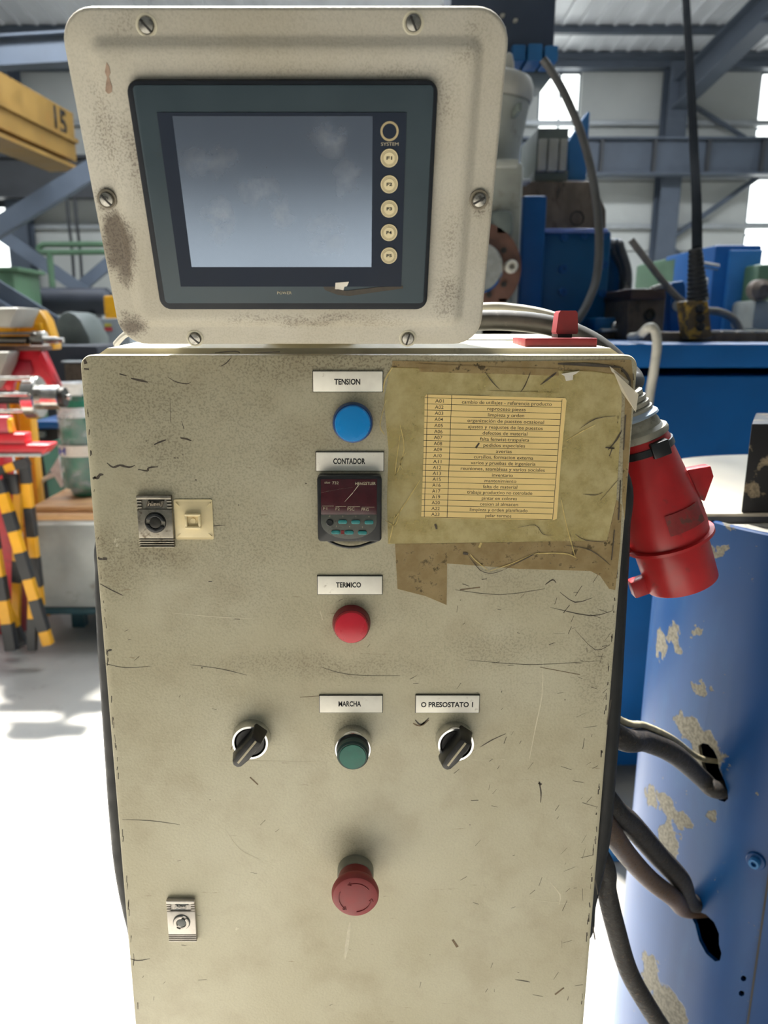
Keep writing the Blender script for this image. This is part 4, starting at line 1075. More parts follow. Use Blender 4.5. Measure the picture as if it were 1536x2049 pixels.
hole([(1396, 1493), (1404, 1487), (1416, 1489), (1428, 1502), (1436, 1520), (1438, 1538), (1448, 1560), (1455, 1582), (1456, 1598), (1449, 1605), (1438, 1601), (1424, 1588), (1415, 1566), (1404, 1530)])
hole([(1345, 1800), (1356, 1795), (1380, 1812), (1398, 1824), (1412, 1830), (1428, 1845), (1438, 1868), (1438, 1890), (1443, 1908), (1440, 1922), (1430, 1924), (1412, 1908), (1398, 1882), (1390, 1850), (1382, 1834), (1370, 1832), (1356, 1828)])
hole([(1487 + 6 * math.cos(a * .785), 1958 + 6 * math.sin(a * .785)) for a in range(8)])
hole([(1483 + 6 * math.cos(a * .785), 1988 + 6 * math.sin(a * .785)) for a in range(8)])
co = cut.build('cutter', M_CYL, None, smooth=False)
bo = shell.modifiers.new('b', 'BOOLEAN'); bo.object = co; bo.operation = 'DIFFERENCE'; bo.solver = 'EXACT'
bpy.context.view_layer.update()
me2 = bpy.data.meshes.new_from_object(shell.evaluated_get(bpy.context.evaluated_depsgraph_get()))
shell.modifiers.clear(); shell.data = me2; bpy.data.objects.remove(co)
MB().lathe([(CR - .01, 0), (CR - .01, zc - .004), (CR - .03, zc - .004)], Matrix.Translation((CC.x, CC.y, 0)), 64, True, True).build('inner_core', M_INK, col) if False else None
MB().lathe([(.10, .0), (.10, zc - .01)], Matrix.Translation((CC.x, CC.y, 0)), 40).build('inner_core', M_INK, col)
MB().lathe([(CR - .007, zc - .012), (CR - .007, zc - .004)], Matrix.Translation((CC.x, CC.y, 0)), 64).build('top_ring', mat('worn_top_ring', (190, 186, 176), .5, var=.2, vs=30, dirt=(90, 86, 78), dscale=40), col)
MB().lathe([(CR + .05, .0), (CR + .05, .014)], Matrix.Translation((CC.x, CC.y, 0)), 64).build('foot_flange', M_BLUE2, col)
# access panel right of the seam
a0 = math.atan2(*(lambda p: (p.y - CC.y, p.x - CC.x))(cyl(1517, 1900)))
m = MB(); loops = []
for r, z in ((CR + .0005, .25), (CR + .003, .25), (CR + .003, 1.0), (CR + .0005, 1.0)):
    loops.append([(CC.x + r * math.cos(a0 + t * .02), CC.y + r * math.sin(a0 + t * .02), z) for t in range(0, 40)])
m.loft(loops, None, False, False, closed=False)
m.build('access_panel', M_CYL, col)
MB().box(-.0012, .0012, -.002, .0034, .2, 1.0, Matrix.Translation((CC.x + CR * math.cos(a0), CC.y + CR * math.sin(a0), 0)) @ Matrix.Rotation(a0 - math.pi / 2, 4, 'Z')).build('panel_seam', M_INK, col)
c = cyl(1512, 1722); rad = Vector((c.x - CC.x, c.y - CC.y, 0)).normalized()
BMx = fr(c, (0, 0, 1), rad)
bt = MB().lathe([(.0115, -.001), (.0115, .002), (.0105, .003)], BMx, 28).build('bolt', M_CYL, col)
MB().lathe([(.0066, .002), (.0066, .0095), (.0060, .0105), (.0034, .0105), (.0032, .006), (.0002, .006)], BMx, 20).build('bolt_head', M_BLUE2, bt)

tt_ = thing('round_table', 'white round machine table above the blue pedestal', 'table', (.75, 1.15, zc))
outl = [(.425, .935), (.437, 1.06), (.462, 1.18), (.505, 1.28), (.56, 1.345), (.64, 1.385), (.74, 1.40), (.86, 1.385), (.97, 1.33), (1.04, 1.22), (1.05, 1.10), (1.03, .935)]
P2 = catmull([Vector((*p, 0)) for p in outl], 5)
MB().prism([(p.x, p.y) for p in P2], zc - .0035, zc + .0085, None, .0015).build('table_plate', M_WHITET, tt_)
MB().box(.43, 1.02, .9345, .95, zc - .003, zc + .0045).build('edge_shade_strip', M_STRUCTD, tt_)  # dark strip painting in the shade beneath the table edge
b0 = at(1486, 1008, .936); b1 = at(1486, 848, .936)
tag(MB().prism([(b0.x, .938), (b0.x + .14, .938), (b0.x + .205, 1.06), (b0.x + .066, 1.06)], zc + .0085, b1.z, None, .002).build('steel_block', M_BLKCHIP), 'chipped black steel block standing on the white round table at the right edge', 'block')

# hoses between cabinet and column
h1 = cyl(1432, 1535); h2 = cyl(1405, 1815)
inn = lambda p, d: p + Vector((CC.x - p.x, CC.y - p.y, 0)).normalized() * d
tag(MB().tube([(.17, .68, EYE - .32), at(1230, 1470, .66), at(1290, 1482, .72), at(1350, 1510, .775), cyl(1405, 1545) + Vector((-.012, -.022, .006)), inn(cyl(1436, 1578), -.004), inn(cyl(1448, 1600), .05)], .0115, 16, 8).build('machine_hose', M_BRAID),
    'greasy dark hose entering the upper slot of the blue pedestal', 'hose')
tag(MB().tube([(.17, .69, EYE - .31), at(1232, 1436, .67), at(1290, 1452, .72), at(1345, 1478, .775), cyl(1400, 1512) + Vector((-.006, -.012, .004)), inn(cyl(1434, 1540), .03)], .0036, 12, 8).build('machine_hose', M_TAN),
    'thin tan hose above the greasy hose into the upper slot', 'hose')
tag(MB().tube([(.18, .66, EYE - .36), at(1215, 1605, .66), at(1262, 1650, .70), at(1315, 1710, .75), at(1360, 1760, .79), inn(cyl(1392, 1800), -.010), inn(cyl(1410, 1830), .05)], .0122, 16, 8).build('machine_hose', M_BRAID),
    'upper braided hose entering the lower hole of the blue pedestal', 'hose')
tag(MB().tube([(.18, .65, EYE - .38), at(1212, 1650, .65), at(1256, 1712, .69), at(1300, 1760, .735), at(1345, 1795, .775), inn(cyl(1380, 1818), -.006), inn(cyl(1400, 1845), .05)], .0105, 16, 8).build('machine_hose', mat('brown_braided_hose', (86, 66, 52), .6, var=.4, vs=200, dirt=(50, 42, 36), dscale=200, bump=(420, .5, .001))),
    'lower brown braided hose entering the lower hole of the blue pedestal', 'hose')
tag(MB().tube([(.18, .64, EYE - .42), at(1203, 1720, .64), at(1213, 1780, .645), at(1232, 1860, .655), at(1258, 1945, .665), at(1300, 2020, .675), at(1345, 2090, .685), at(1390, 2170, .69), (.44, .70, .45), (.45, .70, .2), (.43, .72, .012), (.3, .80, .012)], .0098, 16, 8).build('machine_hose', M_BRAID),
    'braided hose drooping down towards the floor at lower right', 'hose')

# ------------------------------------------------------------------ blue milling machine behind
YM = 2.2
mm = thing('milling_machine', 'large blue milling machine with a grey spindle head behind the cabinet', 'machine', (2.2, 2.6, 0))
x0 = at(1066, 700, YM).x; zt_ = at(1400, 688, YM).z
m = MB(); m.box(x0, 4.2, YM + .02, YM + 2.2, .08, zt_ - .09, None, .004)
m.build('bed', M_BLUE, mm)
MB().box(x0, 4.2, YM, YM + 2.2, at(1400, 736, YM).z, zt_, None, .006).build('bed_top_rail', M_BLUE, mm)
MB().box(x0 + .1, 4.1, YM + .2, YM + 2.1, 0, .09).build('plinth', M_STRUCTD, mm)
MB().box(at(1400, 690, YM).x, 4.2, YM + .3, YM + .5, zt_ - .002, at(1480, 664, YM + .3).z, None, .006).build('guide_strip', M_BROWN, mm)
m = MB()
for k in range(7): m.box(at(1400 + k * 30, 662, YM + .3).x - .02, at(1400 + k * 30, 662, YM + .3).x + .02, YM + .3, YM + .36, at(1480, 666, YM + .3).z, at(1480, 661, YM + .3).z, None, .003)
m.build('strip_bolts', M_GREYL, mm, kind='stuff')
Y1, Y2, Y3 = 2.75, 3.05, 3.5
# spindle head casting and motor
pbox(MB(), 930, 322, 1041, 690, Y1, .45, .02, zt_ - .01).build('head_casting', M_CAST, mm)
pbox(MB(), 945, 318, 1038, 334, Y1 - .02, .45, .006).build('casting_cap', M_CAST, mm)
pbox(MB(), 980, 418, 1028, 482, Y1 - .05, .1, .025).build('cover_plate', M_CAST2, mm)
pbox(MB(), 985, 585, 1026, 616, Y1 - .05, .1, .02).build('lower_cover_plate', M_CAST2, mm)
c = at(950, 540, Y1); sc = Y1 / 1540 / .99
FM = fr((c.x, Y1, c.z), (1, 0, 0), (0, -1, 0))
MB().lathe([(82 * sc, 0), (82 * sc, .05), (46 * sc, .05), (46 * sc, .02)], FM, 48, cap1=False).build('spindle_flange', M_RUST, mm)
MB().lathe([(46 * sc, 0), (46 * sc, .075), (42 * sc, .08), (.001, .08)], FM, 48).build('spindle_nose', M_STEEL, mm)
for x, y in ((1008, 501), (1008, 569), (978, 590)):
    p = at(x, y, Y1 - .06); MB().lathe([(.009, 0), (.009, .012)], fr(p + Vector((0, .012, 0)), (1, 0, 0), (0, -1, 0)), 14).build('flange_bolt', M_INK, mm)
p = at(1021, 534, Y1 - .05); MB().lathe([(.022, -.03), (.022, .02), (.018, .03), (.010, .03), (.009, .01), (.001, .01)], fr(p, (1, 0, 0), (0, -1, 0)), 24).build('socket_plug', M_GREYL, mm)
mt = at(985, 330, Y1 + .2); 
def mrow(y, xr): 
    p = at(xr, y, Y1 + .18); return p
r_of = lambda xr: (xr - 960) * (Y1 + .18) / 1540 * .98
cz = lambda y: at(1000, y, Y1 + .18).z
MMx = Matrix.Translation((at(960, 300, Y1 + .18).x, Y1 + .22, 0))
MB().lathe([(r_of(1036), cz(332)), (r_of(1038), cz(300)), (r_of(1052), cz(210)), (r_of(1050), cz(206))], MMx, 32).build('motor_housing', M_CAST, mm)
MB().lathe([(r_of(1054), cz(206)), (r_of(1058), cz(196)), (r_of(1058), cz(172)), (r_of(1054), cz(160)), (r_of(1030), cz(146)), (r_of(1000), cz(142))], MMx, 32).build('motor_fan_cowl', M_GREYL, mm)
p = at(1040, 205, Y1); 
pbox(MB(), 1034, 204, 1044, 222, Y1 - .02, .1, .004).build('terminal_box', M_CAST2, mm)
p = at(1016, 142, Y1 + .1); MB().lathe([(.02, 0), (.02, .05), (.012, .08), (.002, .085)], Matrix.Translation((p.x, Y1 + .1, p.z - .03)), 16).build('lifting_eye', M_GREYL, mm)
# dark tool unit above with a blue skirt
pbox(MB(), 900, -60, 1112, 104, Y1 + .35, .5, .01).build('upper_unit', mat('navy_unit', (52, 62, 80), .5, var=.15, vs=6), mm)
m = MB()
for a in ((1024, 88, 1052, 121), (1056, 86, 1086, 122), (1090, 90, 1117, 122)): 
    o = pbox(MB(), a[0], a[1], a[2], a[3], Y1 + .33, .4, .006).build('skirt_panel', M_BLUE2, mm)
pbox(MB(), 1030, 122, 1112, 148, Y1 + .45, .3, .01).build('skirt_base', M_CAST2, mm)
pbox(MB(), 940, 100, 1000, 330, Y1 + .55, .3, .01, cz(330)).build('unit_post', M_STRUCT, mm)
for x, y in ((1028, 36), (1002, 26), (1004, 52)): pbox(MB(), x, y, x + 8, y + 6, Y1 + .33, .05, .003).build('indicator', M_GREYL, mm)
# blue column plate and gearbox
pbox(MB(), 1041, 391, 1087, 690, Y2, .4, .008, zt_ - .01).build('column_plate', M_BLUE, mm)
pbox(MB(), 1080, 462, 1216, 690, Y2 + .12, .7, .01, zt_ - .01).build('gearbox', M_BLUE3, mm)
pbox(MB(), 1084, 457, 1217, 466, Y2 + .10, .72, .004).build('gearbox_lid', mat('violet_edge', (112, 134, 196), .4), mm)
for x, y in ((1128, 474), (1168, 470), (1208, 470), (1125, 538), (1207, 530), (1125, 584), (1204, 587), (1200, 642)):
    p = at(x, y, Y2 + .12); MB().lathe([(.016, 0), (.016, .012), (.008, .012), (.008, .004), (.001, .004)], fr(p, (1, 0, 0), (0, -1, 0)), 16).build('cap_screw', M_BLUE, mm)
pbox(MB(), 1190, 636, 1262, 660, Y2 - .02, .2, .006).build('step_block', M_BLUE3, mm)
pbox(MB(), 1204, 658, 1268, 664, Y2 - .05, .25, .003).build('step_plate', M_GIRT, mm)
pbox(MB(), 1200, 662, 1275, 690, Y2 - .02, .3, .006, zt_ - .01).build('step_base', M_BROWN, mm)
for x, y in ((1229, 651), (1256, 641)):
    p = at(x, y, Y2 - .03); MB().lathe([(.013, -.02), (.013, .012), (.010, .016), (.002, .018)], fr(p, (1, 0, 0), (0, -1, 0)), 16).build('nut', M_STEEL, mm)
pbox(MB(), 960, 655, 1070, 690, Y2 - .3, .25, .006, zt_ - .12).build('vice_jaw', M_BROWN, mm)
# brown casting, grey drive cover and blue wedge plate
pprism(MB(), ((1040, 362), (1188, 362), (1213, 420), (1213, 690), (1040, 690)), Y3, .45, .01).build('brown_casting', M_BROWN, mm)
p = at(1154, 437, Y3); MB().lathe([(.030, -.03), (.030, .004), (.026, .004), (.025, -.02)], fr(p, (1, 0, 0), (0, -1, 0)), 24).build('casting_bore', M_INK, mm)
pbox(MB(), 1068, 340, 1136, 364, Y3 + .03, .3, .006).build('cover_base', M_CAST2, mm)
pbox(MB(), 1073, 256, 1136, 342, Y3, .35, .006).build('drive_cover', M_CAST2, mm)
for a in ((1078, 1094), (1097, 1117), (1120, 1134)): pbox(MB(), a[0], 277, a[1], 341, Y3 - .015, .04, .004).build('cover_panel', M_GREYL, mm)
pprism(MB(), ((1136, 284), (1176, 222), (1180, 224), (1172, 360), (1136, 360)), Y3 + .1, .05, .004).build('wedge_plate', M_BLUE2, mm)
pbox(MB(), 1040, 358, 1062, 364, Y3 - .1, .1, .003).build('ledge', M_GIRT, mm)
# cable clamp arch at the gearbox
pprism(MB(), ((1215, 478), (1236, 476), (1248, 490), (1252, 520), (1252, 600), (1215, 600)), Y2 + .3, .3, .006).build('hose_bracket', M_BLUE3, mm)
M_GREYH = mat('dusty_grey_hose', (112, 108, 102), .6, var=.2, vs=30)
for i, (a, lab) in enumerate((((1222, 1232, 1246, 1244, 1240), 'left ribbed hose on the side of the blue gearbox'), ((1234, 1246, 1255, 1253, 1250), 'right ribbed hose on the side of the blue gearbox'))):
    Y = Y2 + .25 - .03 * i
    m = MB().tube([at(a[0], 500, Y + .08), at(a[0] + 4, 486 + i, Y + .02), at(a[1] - 4, 500, Y), at(a[2], 545, Y), at(a[3], 600, Y), at(a[4], 672, Y)], .018, 12, 8)
    tag(m.build('ribbed_hose', mat('dark_hose_%d' % i, (70, 72, 76), .45, dirt=(180, 176, 166), dscale=10)), lab, 'hose')
tag(MB().tube([at(1085, 118, 2.6), at(1100, 138, 2.6), at(1130, 190, 2.58), at(1165, 275, 2.55), at(1188, 370, 2.5), at(1198, 470, 2.46), at(1194, 550, 2.42), at(1178, 600, 2.38), at(1155, 640, 2.35), at(1120, 668, 2.33), at(1080, 690, 2.32)], .0125, 14, 8).build('air_hose', mat('grey_air_hose', (66, 66, 66), .5, var=.2, vs=12)),
    'long grey hose curving down in front of the blue machine', 'hose')
tag(MB().tube([at(1262, 480, 2.8), at(1300, 530, 2.8), at(1340, 580, 2.8), at(1368, 605, 2.8), at(1400, 615, 2.82)], .012, 12, 8).build('air_hose', M_GREYH),
    'pale hose slanting from the gearbox bracket to the pendant control', 'hose')
tag(MB().tube([at(1262, 674, 2.42), at(1278, 672, 2.28), at(1296, 656, 2.13), at(1309, 660, 2.12), at(1314, 690, 2.12), at(1308, 740, 2.13), at(1298, 800, 2.15), at(1286, 900, 2.16)], .0125, 14, 8).build('air_hose', M_HOSEG),
    'pale grey hose hooking over the edge of the blue bed', 'hose')
tag(MB().tube([at(1410, 622, 3.0), at(1440, 625, 3.0), at(1468, 640, 3.0), at(1484, 672, 3.0)], .015, 12, 8).build('air_hose', M_GREYH), 'pale hose arching to the right of the pendant control', 'hose')

# pendant control
M_PENDC = mat('matt_black_cable', (26, 30, 34), .95, spec=.05)
Yp = 2.45
tag(MB().tube([at(1366, -120, 4.0), at(1372, 0, 3.6), at(1381, 150, 3.2), at(1388, 300, 2.9), at(1393, 400, 2.62), at(1394, 500, Yp)], .0155, 14, 8).build('pendant_cable', M_PENDC), 'dark crane pendant cable hanging from the roof at the right', 'cable')
pn = thing('pendant_control', 'worn yellow crane pendant control with black sleeve above the blue bed', 'remote control', tuple(at(1395, 682, Yp)))
p0, p1 = at(1390, 497, Yp), at(1396, 606, Yp)
d = (p1 - p0).normalized(); Mx2 = fr(p0, (1, 0, 0), d); L2 = (p1 - p0).length
prof = []
for i in range(12): prof += [(.018 + .0012 * i - .001, L2 * i / 12), (.018 + .0012 * i + .002, L2 * (i + .35) / 12), (.018 + .0012 * i + .002, L2 * (i + .65) / 12)]
MB().lathe(prof, Mx2, 20).build('cable_sleeve', M_DARK, pn)
pprism(MB(), ((1371, 602), (1418, 600), (1424, 660), (1428, 676), (1380, 680)), Yp - .03, .08, .008).build('housing', M_PEND, pn)
for k in range(3): 
    p = at(1398 + k, 618 + 18 * k, Yp - .03); MB().lathe([(.013, 0), (.013, .008), (.010, .012), (.001, .013)], fr(p, (1, 0, 0), (0, -1, 0)), 18).build('button', M_INK, pn)
pbox(MB(), 1404, 594, 1418, 606, Yp - .03, .05, .006).build('clamp', M_GREYL, pn)
m = MB(); P = [at(1400, 490, Yp), at(1406, 520, Yp), at(1405, 560, Yp), at(1408, 598, Yp)]
m.tube(P, .003, 8, 6); m.build('strain_wire', M_STEEL, pn)

# vice block and second machine behind
vb = thing('machine_vice', 'oily brown vice block standing on the blue bed', 'vice', tuple(at(1290, 688, 2.9)))
pbox(MB(), 1254, 585, 1330, 690, 2.9, .3, .01, zt_ + .0004).build('block', M_BROWN, vb)
pbox(MB(), 1262, 577, 1332, 600, 2.86, .34, .006).build('jaw', mat('dark_jaw', (70, 52, 46), .5), vb)
p = at(1298, 630, 2.9); MB().lathe([(.022, -.02), (.022, .01), (.016, .014), (.014, .004), (.001, .004)], fr(p, (1, 0, 0), (0, -1, 0)), 22).build('screw_end', M_ZINCD, vb)
pprism(MB(), ((1306, 574), (1340, 562), (1336, 572), (1310, 580)), 2.86, .04, .003).build('wedge', M_HOSEG, vb)
bs = thing('bracket_stand', 'blue steel bracket plate between the vice and the pendant control', 'bracket', tuple(at(1350, 688, 3.1)))
pprism(MB(), ((1340, 678), (1340, 572), (1346, 564), (1368, 562), (1372, 572), (1376, 678)), 3.1, .12, .006).build('plate', M_BLUE, bs)
pbox(MB(), 1328, 612, 1400, 690, 3.16, .1, .004, zt_ + .0004).build('rear_plate', M_BLUE, bs)
p = at(1356, 612, 3.1); MB().lathe([(.022, -.02), (.022, .012), (.012, .012), (.011, 0), (.001, 0)], fr(p, (1, 0, 0), (0, -1, 0)), 20).build('ring_bolt', M_GREYL, bs)
gm = thing('grinding_machine', 'green and blue machine standing behind the bed at the right', 'machine', tuple(at(1440, 690, 5.2)[:2]) + (0,))
pbox(MB(), 1344, 512, 1424, 700, 5.6, .8, .02, 0).build('green_body', M_GREENM, gm)
pbox(MB(), 1420, 490, 1514, 700, 5.0, .8, .015, 0).build('blue_cabinet', M_BLUE, gm)
pbox(MB(), 1452, 500, 1516, 690, 4.97, .1, .01).build('cabinet_door', M_BLUE2, gm)
pbox(MB(), 1508, 528, 1640, 700, 4.8, 1.0, .02, 0).build('green_head', M_GREENM, gm)
pbox(MB(), 1506, 600, 1600, 660, 4.7, .3, .03).build('head_casting', M_CAST, gm)
p = at(1520, 580, 4.7); MB().lathe([(.06, -.05), (.06, .02), (.03, .05), (.001, .05)], fr(p, (1, 0, 0), (0, -1, 0)), 22).build('handwheel_hub', M_BROWN, gm)
pbox(MB(), 1400, 555, 1418, 578, 4.9, .1, .01).build('label_plate', M_WHITEP, gm)
m = MB().tube([at(1406, 530, 4.85), at(1420, 532, 4.85), at(1436, 535, 4.85)], .02, 10, 4); m.build('lever', M_STEEL, gm)

# ------------------------------------------------------------------ workshop objects at the left
# metal chest with boards and wrapped canister
chest = thing('metal_chest', 'grey metal chest with a dark teal base rail behind the striped trestle', 'chest', tuple(at(130, 1225, 3.38)[:2]) + (0,))
xa, xb = at(66, 1130, 3.38).x, at(330, 1130, 3.38).x
za, zb2 = at(130, 1216, 3.38).z, at(130, 1048, 3.38).z
MB().box(xa, xb, 3.38, 4.06, za, zb2, None, .008).build('body', M_IRON, chest)
MB().box(xa - .01, xb, 3.365, 4.07, zb2 - .005, zb2 + .02, None, .004).build('rim', M_GIRT, chest)
MB().box(xa, xb, 3.37, 4.06, za - .03, za, None, .003).build('base_rail', M_TEALD, chest)
for x in (xa + .10, xb - .06):
    for y in (3.62, 4.0): MB().box(x - .03, x + .03, y - .03, y + .03, 0, za - .03).build('leg', M_TEALD, chest)
zz = zb2 + .02
labs = ['lower pale wooden board on the grey metal chest', 'upper pale wooden board on the grey metal chest']
for i in range(2):
    tag(MB().box(xa + .01, xb, 3.36 + .05 * i, 4.06, zz, zz + .026, None, .003).build('wooden_board', M_WOOD), labs[i], 'board', 'boards on the metal chest'); zz += .0265
gr = thing('wire_shelf', 'white wire shelf grid leaning on the wooden boards', 'shelf', tuple(at(100, 1000, 3.9)))
a, b = at(66, 1013, 3.12), at(135, 985, 3.5); z2 = zz + .012
g1, g2 = at(66, 1012, 3.82), at(150, 984, 3.82)
m = MB().tube([(g1.x, 3.82, zz + .012), (g2.x, 3.82, zz + .12), (g2.x, 4.04, zz + .12), (g1.x, 4.04, zz + .012)], .011, 10, 0); m.build('frame', M_WHITE, gr)
for k in range(7):
    y = 3.85 + k * .027; MB().tube([(g1.x, y, zz + .010), (g2.x, y, zz + .118)], .004, 6, 0).build('wire', M_WHITE, gr)
cn_ = thing('wrapped_canister', 'green canister wrapped in crumpled clear film on the boards', 'canister', tuple(at(150, 1014, 3.66)[:2]) + (zz,))
Yc = 3.66; kx = Yc / 1540; cx_ = at(152, 900, Yc).x + .03; zz_ = lambda y: at(150, y, Yc).z
CM = Matrix.Translation((cx_, Yc, 0)); zb3 = zz + .001
MB().lathe([(.055, zb3), (.058, zb3 + .004), (.068, zz_(978)), (.088, zz_(972)), (.09, zz_(860)), (.094, zz_(830)), (.07, zz_(800)), (.03, zz_(790))], CM, 28).build('canister_body', M_GREENB, cn_)
m = MB(); n = 40; loops = []
for i in range(16):
    z = zz_(980) + (zz_(815) - zz_(980)) * i / 15
    loops.append([((.100 + random.uniform(-.006, .006)) * math.cos(2 * math.pi * j / n) + cx_, (.100 + random.uniform(-.006, .006)) * math.sin(2 * math.pi * j / n) + Yc, z) for j in range(n)])
m.loft(loops, None, False, False); m.build('film_wrap', M_WRAP, cn_)
m = MB(); loops = []
for i, (r, y) in enumerate(((.10, 832), (.085, 815), (.05, 800), (.035, 792), (.06, 775), (.10, 765))):
    loops.append([(cx_ + r * (1 + .25 * math.sin(5 * 2 * math.pi * j / n) * (i > 2)) * math.cos(2 * math.pi * j / n), Yc + r * math.sin(2 * math.pi * j / n), zz_(y)) for j in range(n)])
m.loft(loops, None, False, False); m.build('film_neck', M_WHITE, cn_)
lm = MB(); lp = []
for z in (zz_(908), zz_(886)): lp.append([(cx_ + .1065 * math.cos(a), Yc + .1065 * math.sin(a), z) for a in [math.radians(200 + 10 * j) for j in range(13)]])
lm.loft(lp, None, False, False, closed=False); lb = lm.build('paper_label', M_WHITEP, cn_)
MB().text('H', 0, 0, .032, fr((cx_ - .055, Yc - .1075, (zz_(897))), (1, 0, 0), (0, -1, 0)), 0, .03, bold=.05).build('label_print', mat('blue_print', (50, 60, 140), .5), cn_)
tag(pprism(MB(), ((101, 940), (118, 912), (126, 972), (122, 976)), 3.79, .01).build('paper_funnel', M_WHITE), 'white folded paper behind the wrapped canister', 'paper')
tag(MB().tube([at(64, 1008, 4.08), at(84, 970, 4.08), at(104, 938, 4.08)], .008, 8, 0).build('metal_rod', M_STEEL), 'thin metal rod leaning beside the white folded paper', 'rod')
tag(pprism(MB(), ((84, 900), (96, 886), (124, 876), (140, 876), (140, 1020), (102, 1020)), 4.12, .04, .004).build('teal_board', M_TEAL), 'teal board standing behind the wrapped canister', 'board')
cr = thing('storage_crate', 'dark crate with a blue rim behind the teal board', 'crate', tuple(at(95, 1040, 4.3)[:2]) + (0,))
pbox(MB(), 66, 856, 190, 1060, 4.3, .45, .01, 0).build('body', M_INK, cr)
pbox(MB(), 64, 843, 190, 858, 4.28, .49, .01).build('rim', M_BLUE, cr)
pbox(MB(), 72, 864, 90, 876, 4.27, .05, .01).build('handle', M_CAST2, cr)

# red and yellow stands with turned shafts
ys = 3.75
st = thing('yellow_stand', 'yellow steel stand with a slotted head behind the red stand', 'stand', tuple(at(60, 1040, ys)[:2]) + (0,))
pprism(MB(), ((-60, 700), (-60, 622), (78, 620), (92, 640), (108, 690), (108, 700)), ys, .1, .006).build('head_plate', M_YEL2, st)
pprism(MB(), ((22, 662), (30, 646), (80, 646), (84, 664), (76, 664), (72, 655), (36, 655), (32, 664)), ys - .03, .03, .004).build('slot_frame', M_YEL2, st)
pbox(MB(), 24, 690, 33, 1050, ys, .08, .004, 0).build('post', M_YEL2, st)
pbox(MB(), 40, 690, 64, 1050, ys, .08, .004, 0).build('post', M_YEL2, st)
yr = 3.5
rs = thing('red_stand', 'red steel A-shaped stand holding the turned shaft', 'stand', tuple(at(60, 1040, yr)[:2]) + (0,))
pprism(MB(), ((-60, 700), (84, 700), (116, 775), (100, 772), (70, 764), (-60, 764)), yr, .05, .006).build('face_plate', M_REDM, rs)
pprism(MB(), ((74, 712), (84, 702), (117, 776), (108, 774)), yr - .04, .06, .006).build('side_flange', M_REDM, rs)
pprism(MB(), ((10, 732), (20, 722), (60, 722), (66, 744), (62, 752), (8, 752)), yr - .012, .02, .004).build('recess_frame', mat('deep_red', (150, 14, 40), .4), rs)
pbox(MB(), -60, 692, 84, 702, yr - .05, .12, .004).build('top_ledge', M_RUST, rs)
pprism(MB(), ((-20, 756), (30, 756), (22, 785), (14, 785), (4, 770), (-20, 770)), yr - .02, .04, .004).build('lower_lug', M_REDM, rs)
pbox(MB(), -60, 760, 4, 1040, yr, .1, .004, 0).build('leg', M_REDM, rs)


def shaft(Y, cy, parts, name, label, rods=()):
    t = thing(name, label, 'shaft', tuple(at(60, cy, Y)))
    cz_ = at(60, cy, Y).z
    for nm, x0, x1, r, mt_ in parts:
        xa_, xb_ = at(x0, cy, Y).x, at(x1, cy, Y).x; R = r * Y / 1540
        MB().lathe([(R * .94, xa_), (R, xa_ + R * .06), (R, xb_ - R * .06), (R * .94, xb_)], fr((0, Y, cz_), (0, 0, 1), (1, 0, 0)), 36).build(nm, mt_, t)
    for x0, x1, y, r, dy in rods:
        a, b = at(x0, y, Y + dy), at(x1, y, Y + dy); MB().tube([a, (b.x, a.y, a.z)], r * Y / 1540, 14, 0).build('tie_rod', M_STEEL, t)
    return t


shaft(3.3, 795, [('core', -80, 60, 13, mat('dark_shaft', (44, 42, 42), .4, .6)), ('flange', 55, 82, 42, M_STEEL), ('journal', 80, 122, 24, M_STEEL), ('shoulder', 120, 132, 20, M_ZINCD), ('tip', 130, 141, 6, M_STEEL)],
      'turned_shaft', 'large turned steel shaft with a wide flange in front of the red stand', ((-80, 60, 757, 4, -.06), (-80, 56, 790, 4, -.11), (-80, 58, 823, 4, -.06)))
shaft(3.62, 681, [('core', -20, 66, 8, M_ZINCD), ('flange', 66, 92, 18, M_STEEL), ('journal', 88, 115, 7, M_STEEL), ('tip', 113, 127, 5, M_STEEL)],
      'turned_shaft', 'small turned steel shaft above the red stand', ((-20, 70, 667, 3, -.04), (-20, 50, 683, 5, -.08)))
tag(pprism(MB(), ((-60, 652), (-60, 617), (36, 615), (24, 640), (20, 656)), 3.45, .25, .01).build('machine_hood', M_GREYL), 'pale metal hood cut off by the left edge above the red stand', 'hood')
tag(pprism(MB(), ((-60, 780), (-60, 704), (17, 704), (10, 730), (0, 752), (-20, 780)), 3.35, .12, .008).build('machine_guard', M_GREYL), 'pale guard plate cut off by the left edge beside the red stand', 'guard')
tr_ = thing('red_tray', 'red steel tray with blocks above the striped trestle', 'tray', tuple(at(40, 910, 3.05)))
pprism(MB(), ((-60, 890), (98, 890), (98, 896), (84, 910), (-60, 912)), 3.0, .09, .004).build('tray_plate', M_REDT, tr_)
pbox(MB(), -60, 868, 50, 893, 3.01, .07, .006).build('lower_block', M_REDT, tr_)
pbox(MB(), -60, 834, 18, 870, 3.02, .05, .006).build('upper_block', mat('dusty_red', (196, 70, 84), .5), tr_)
pprism(MB(), ((12, 838), (20, 838), (27, 866), (16, 866)), 3.02, .03, .003).build('yellow_stop', M_YEL2, tr_)
pbox(MB(), -60, 908, 82, 914, 2.99, .09, .002).build('tray_lip', M_IRON, tr_)

# striped trestle
YT = 3.24
tr2 = thing('striped_trestle', 'yellow and black striped steel trestle at the left edge', 'trestle', tuple(at(40, 1300, YT)[:2]) + (0,))


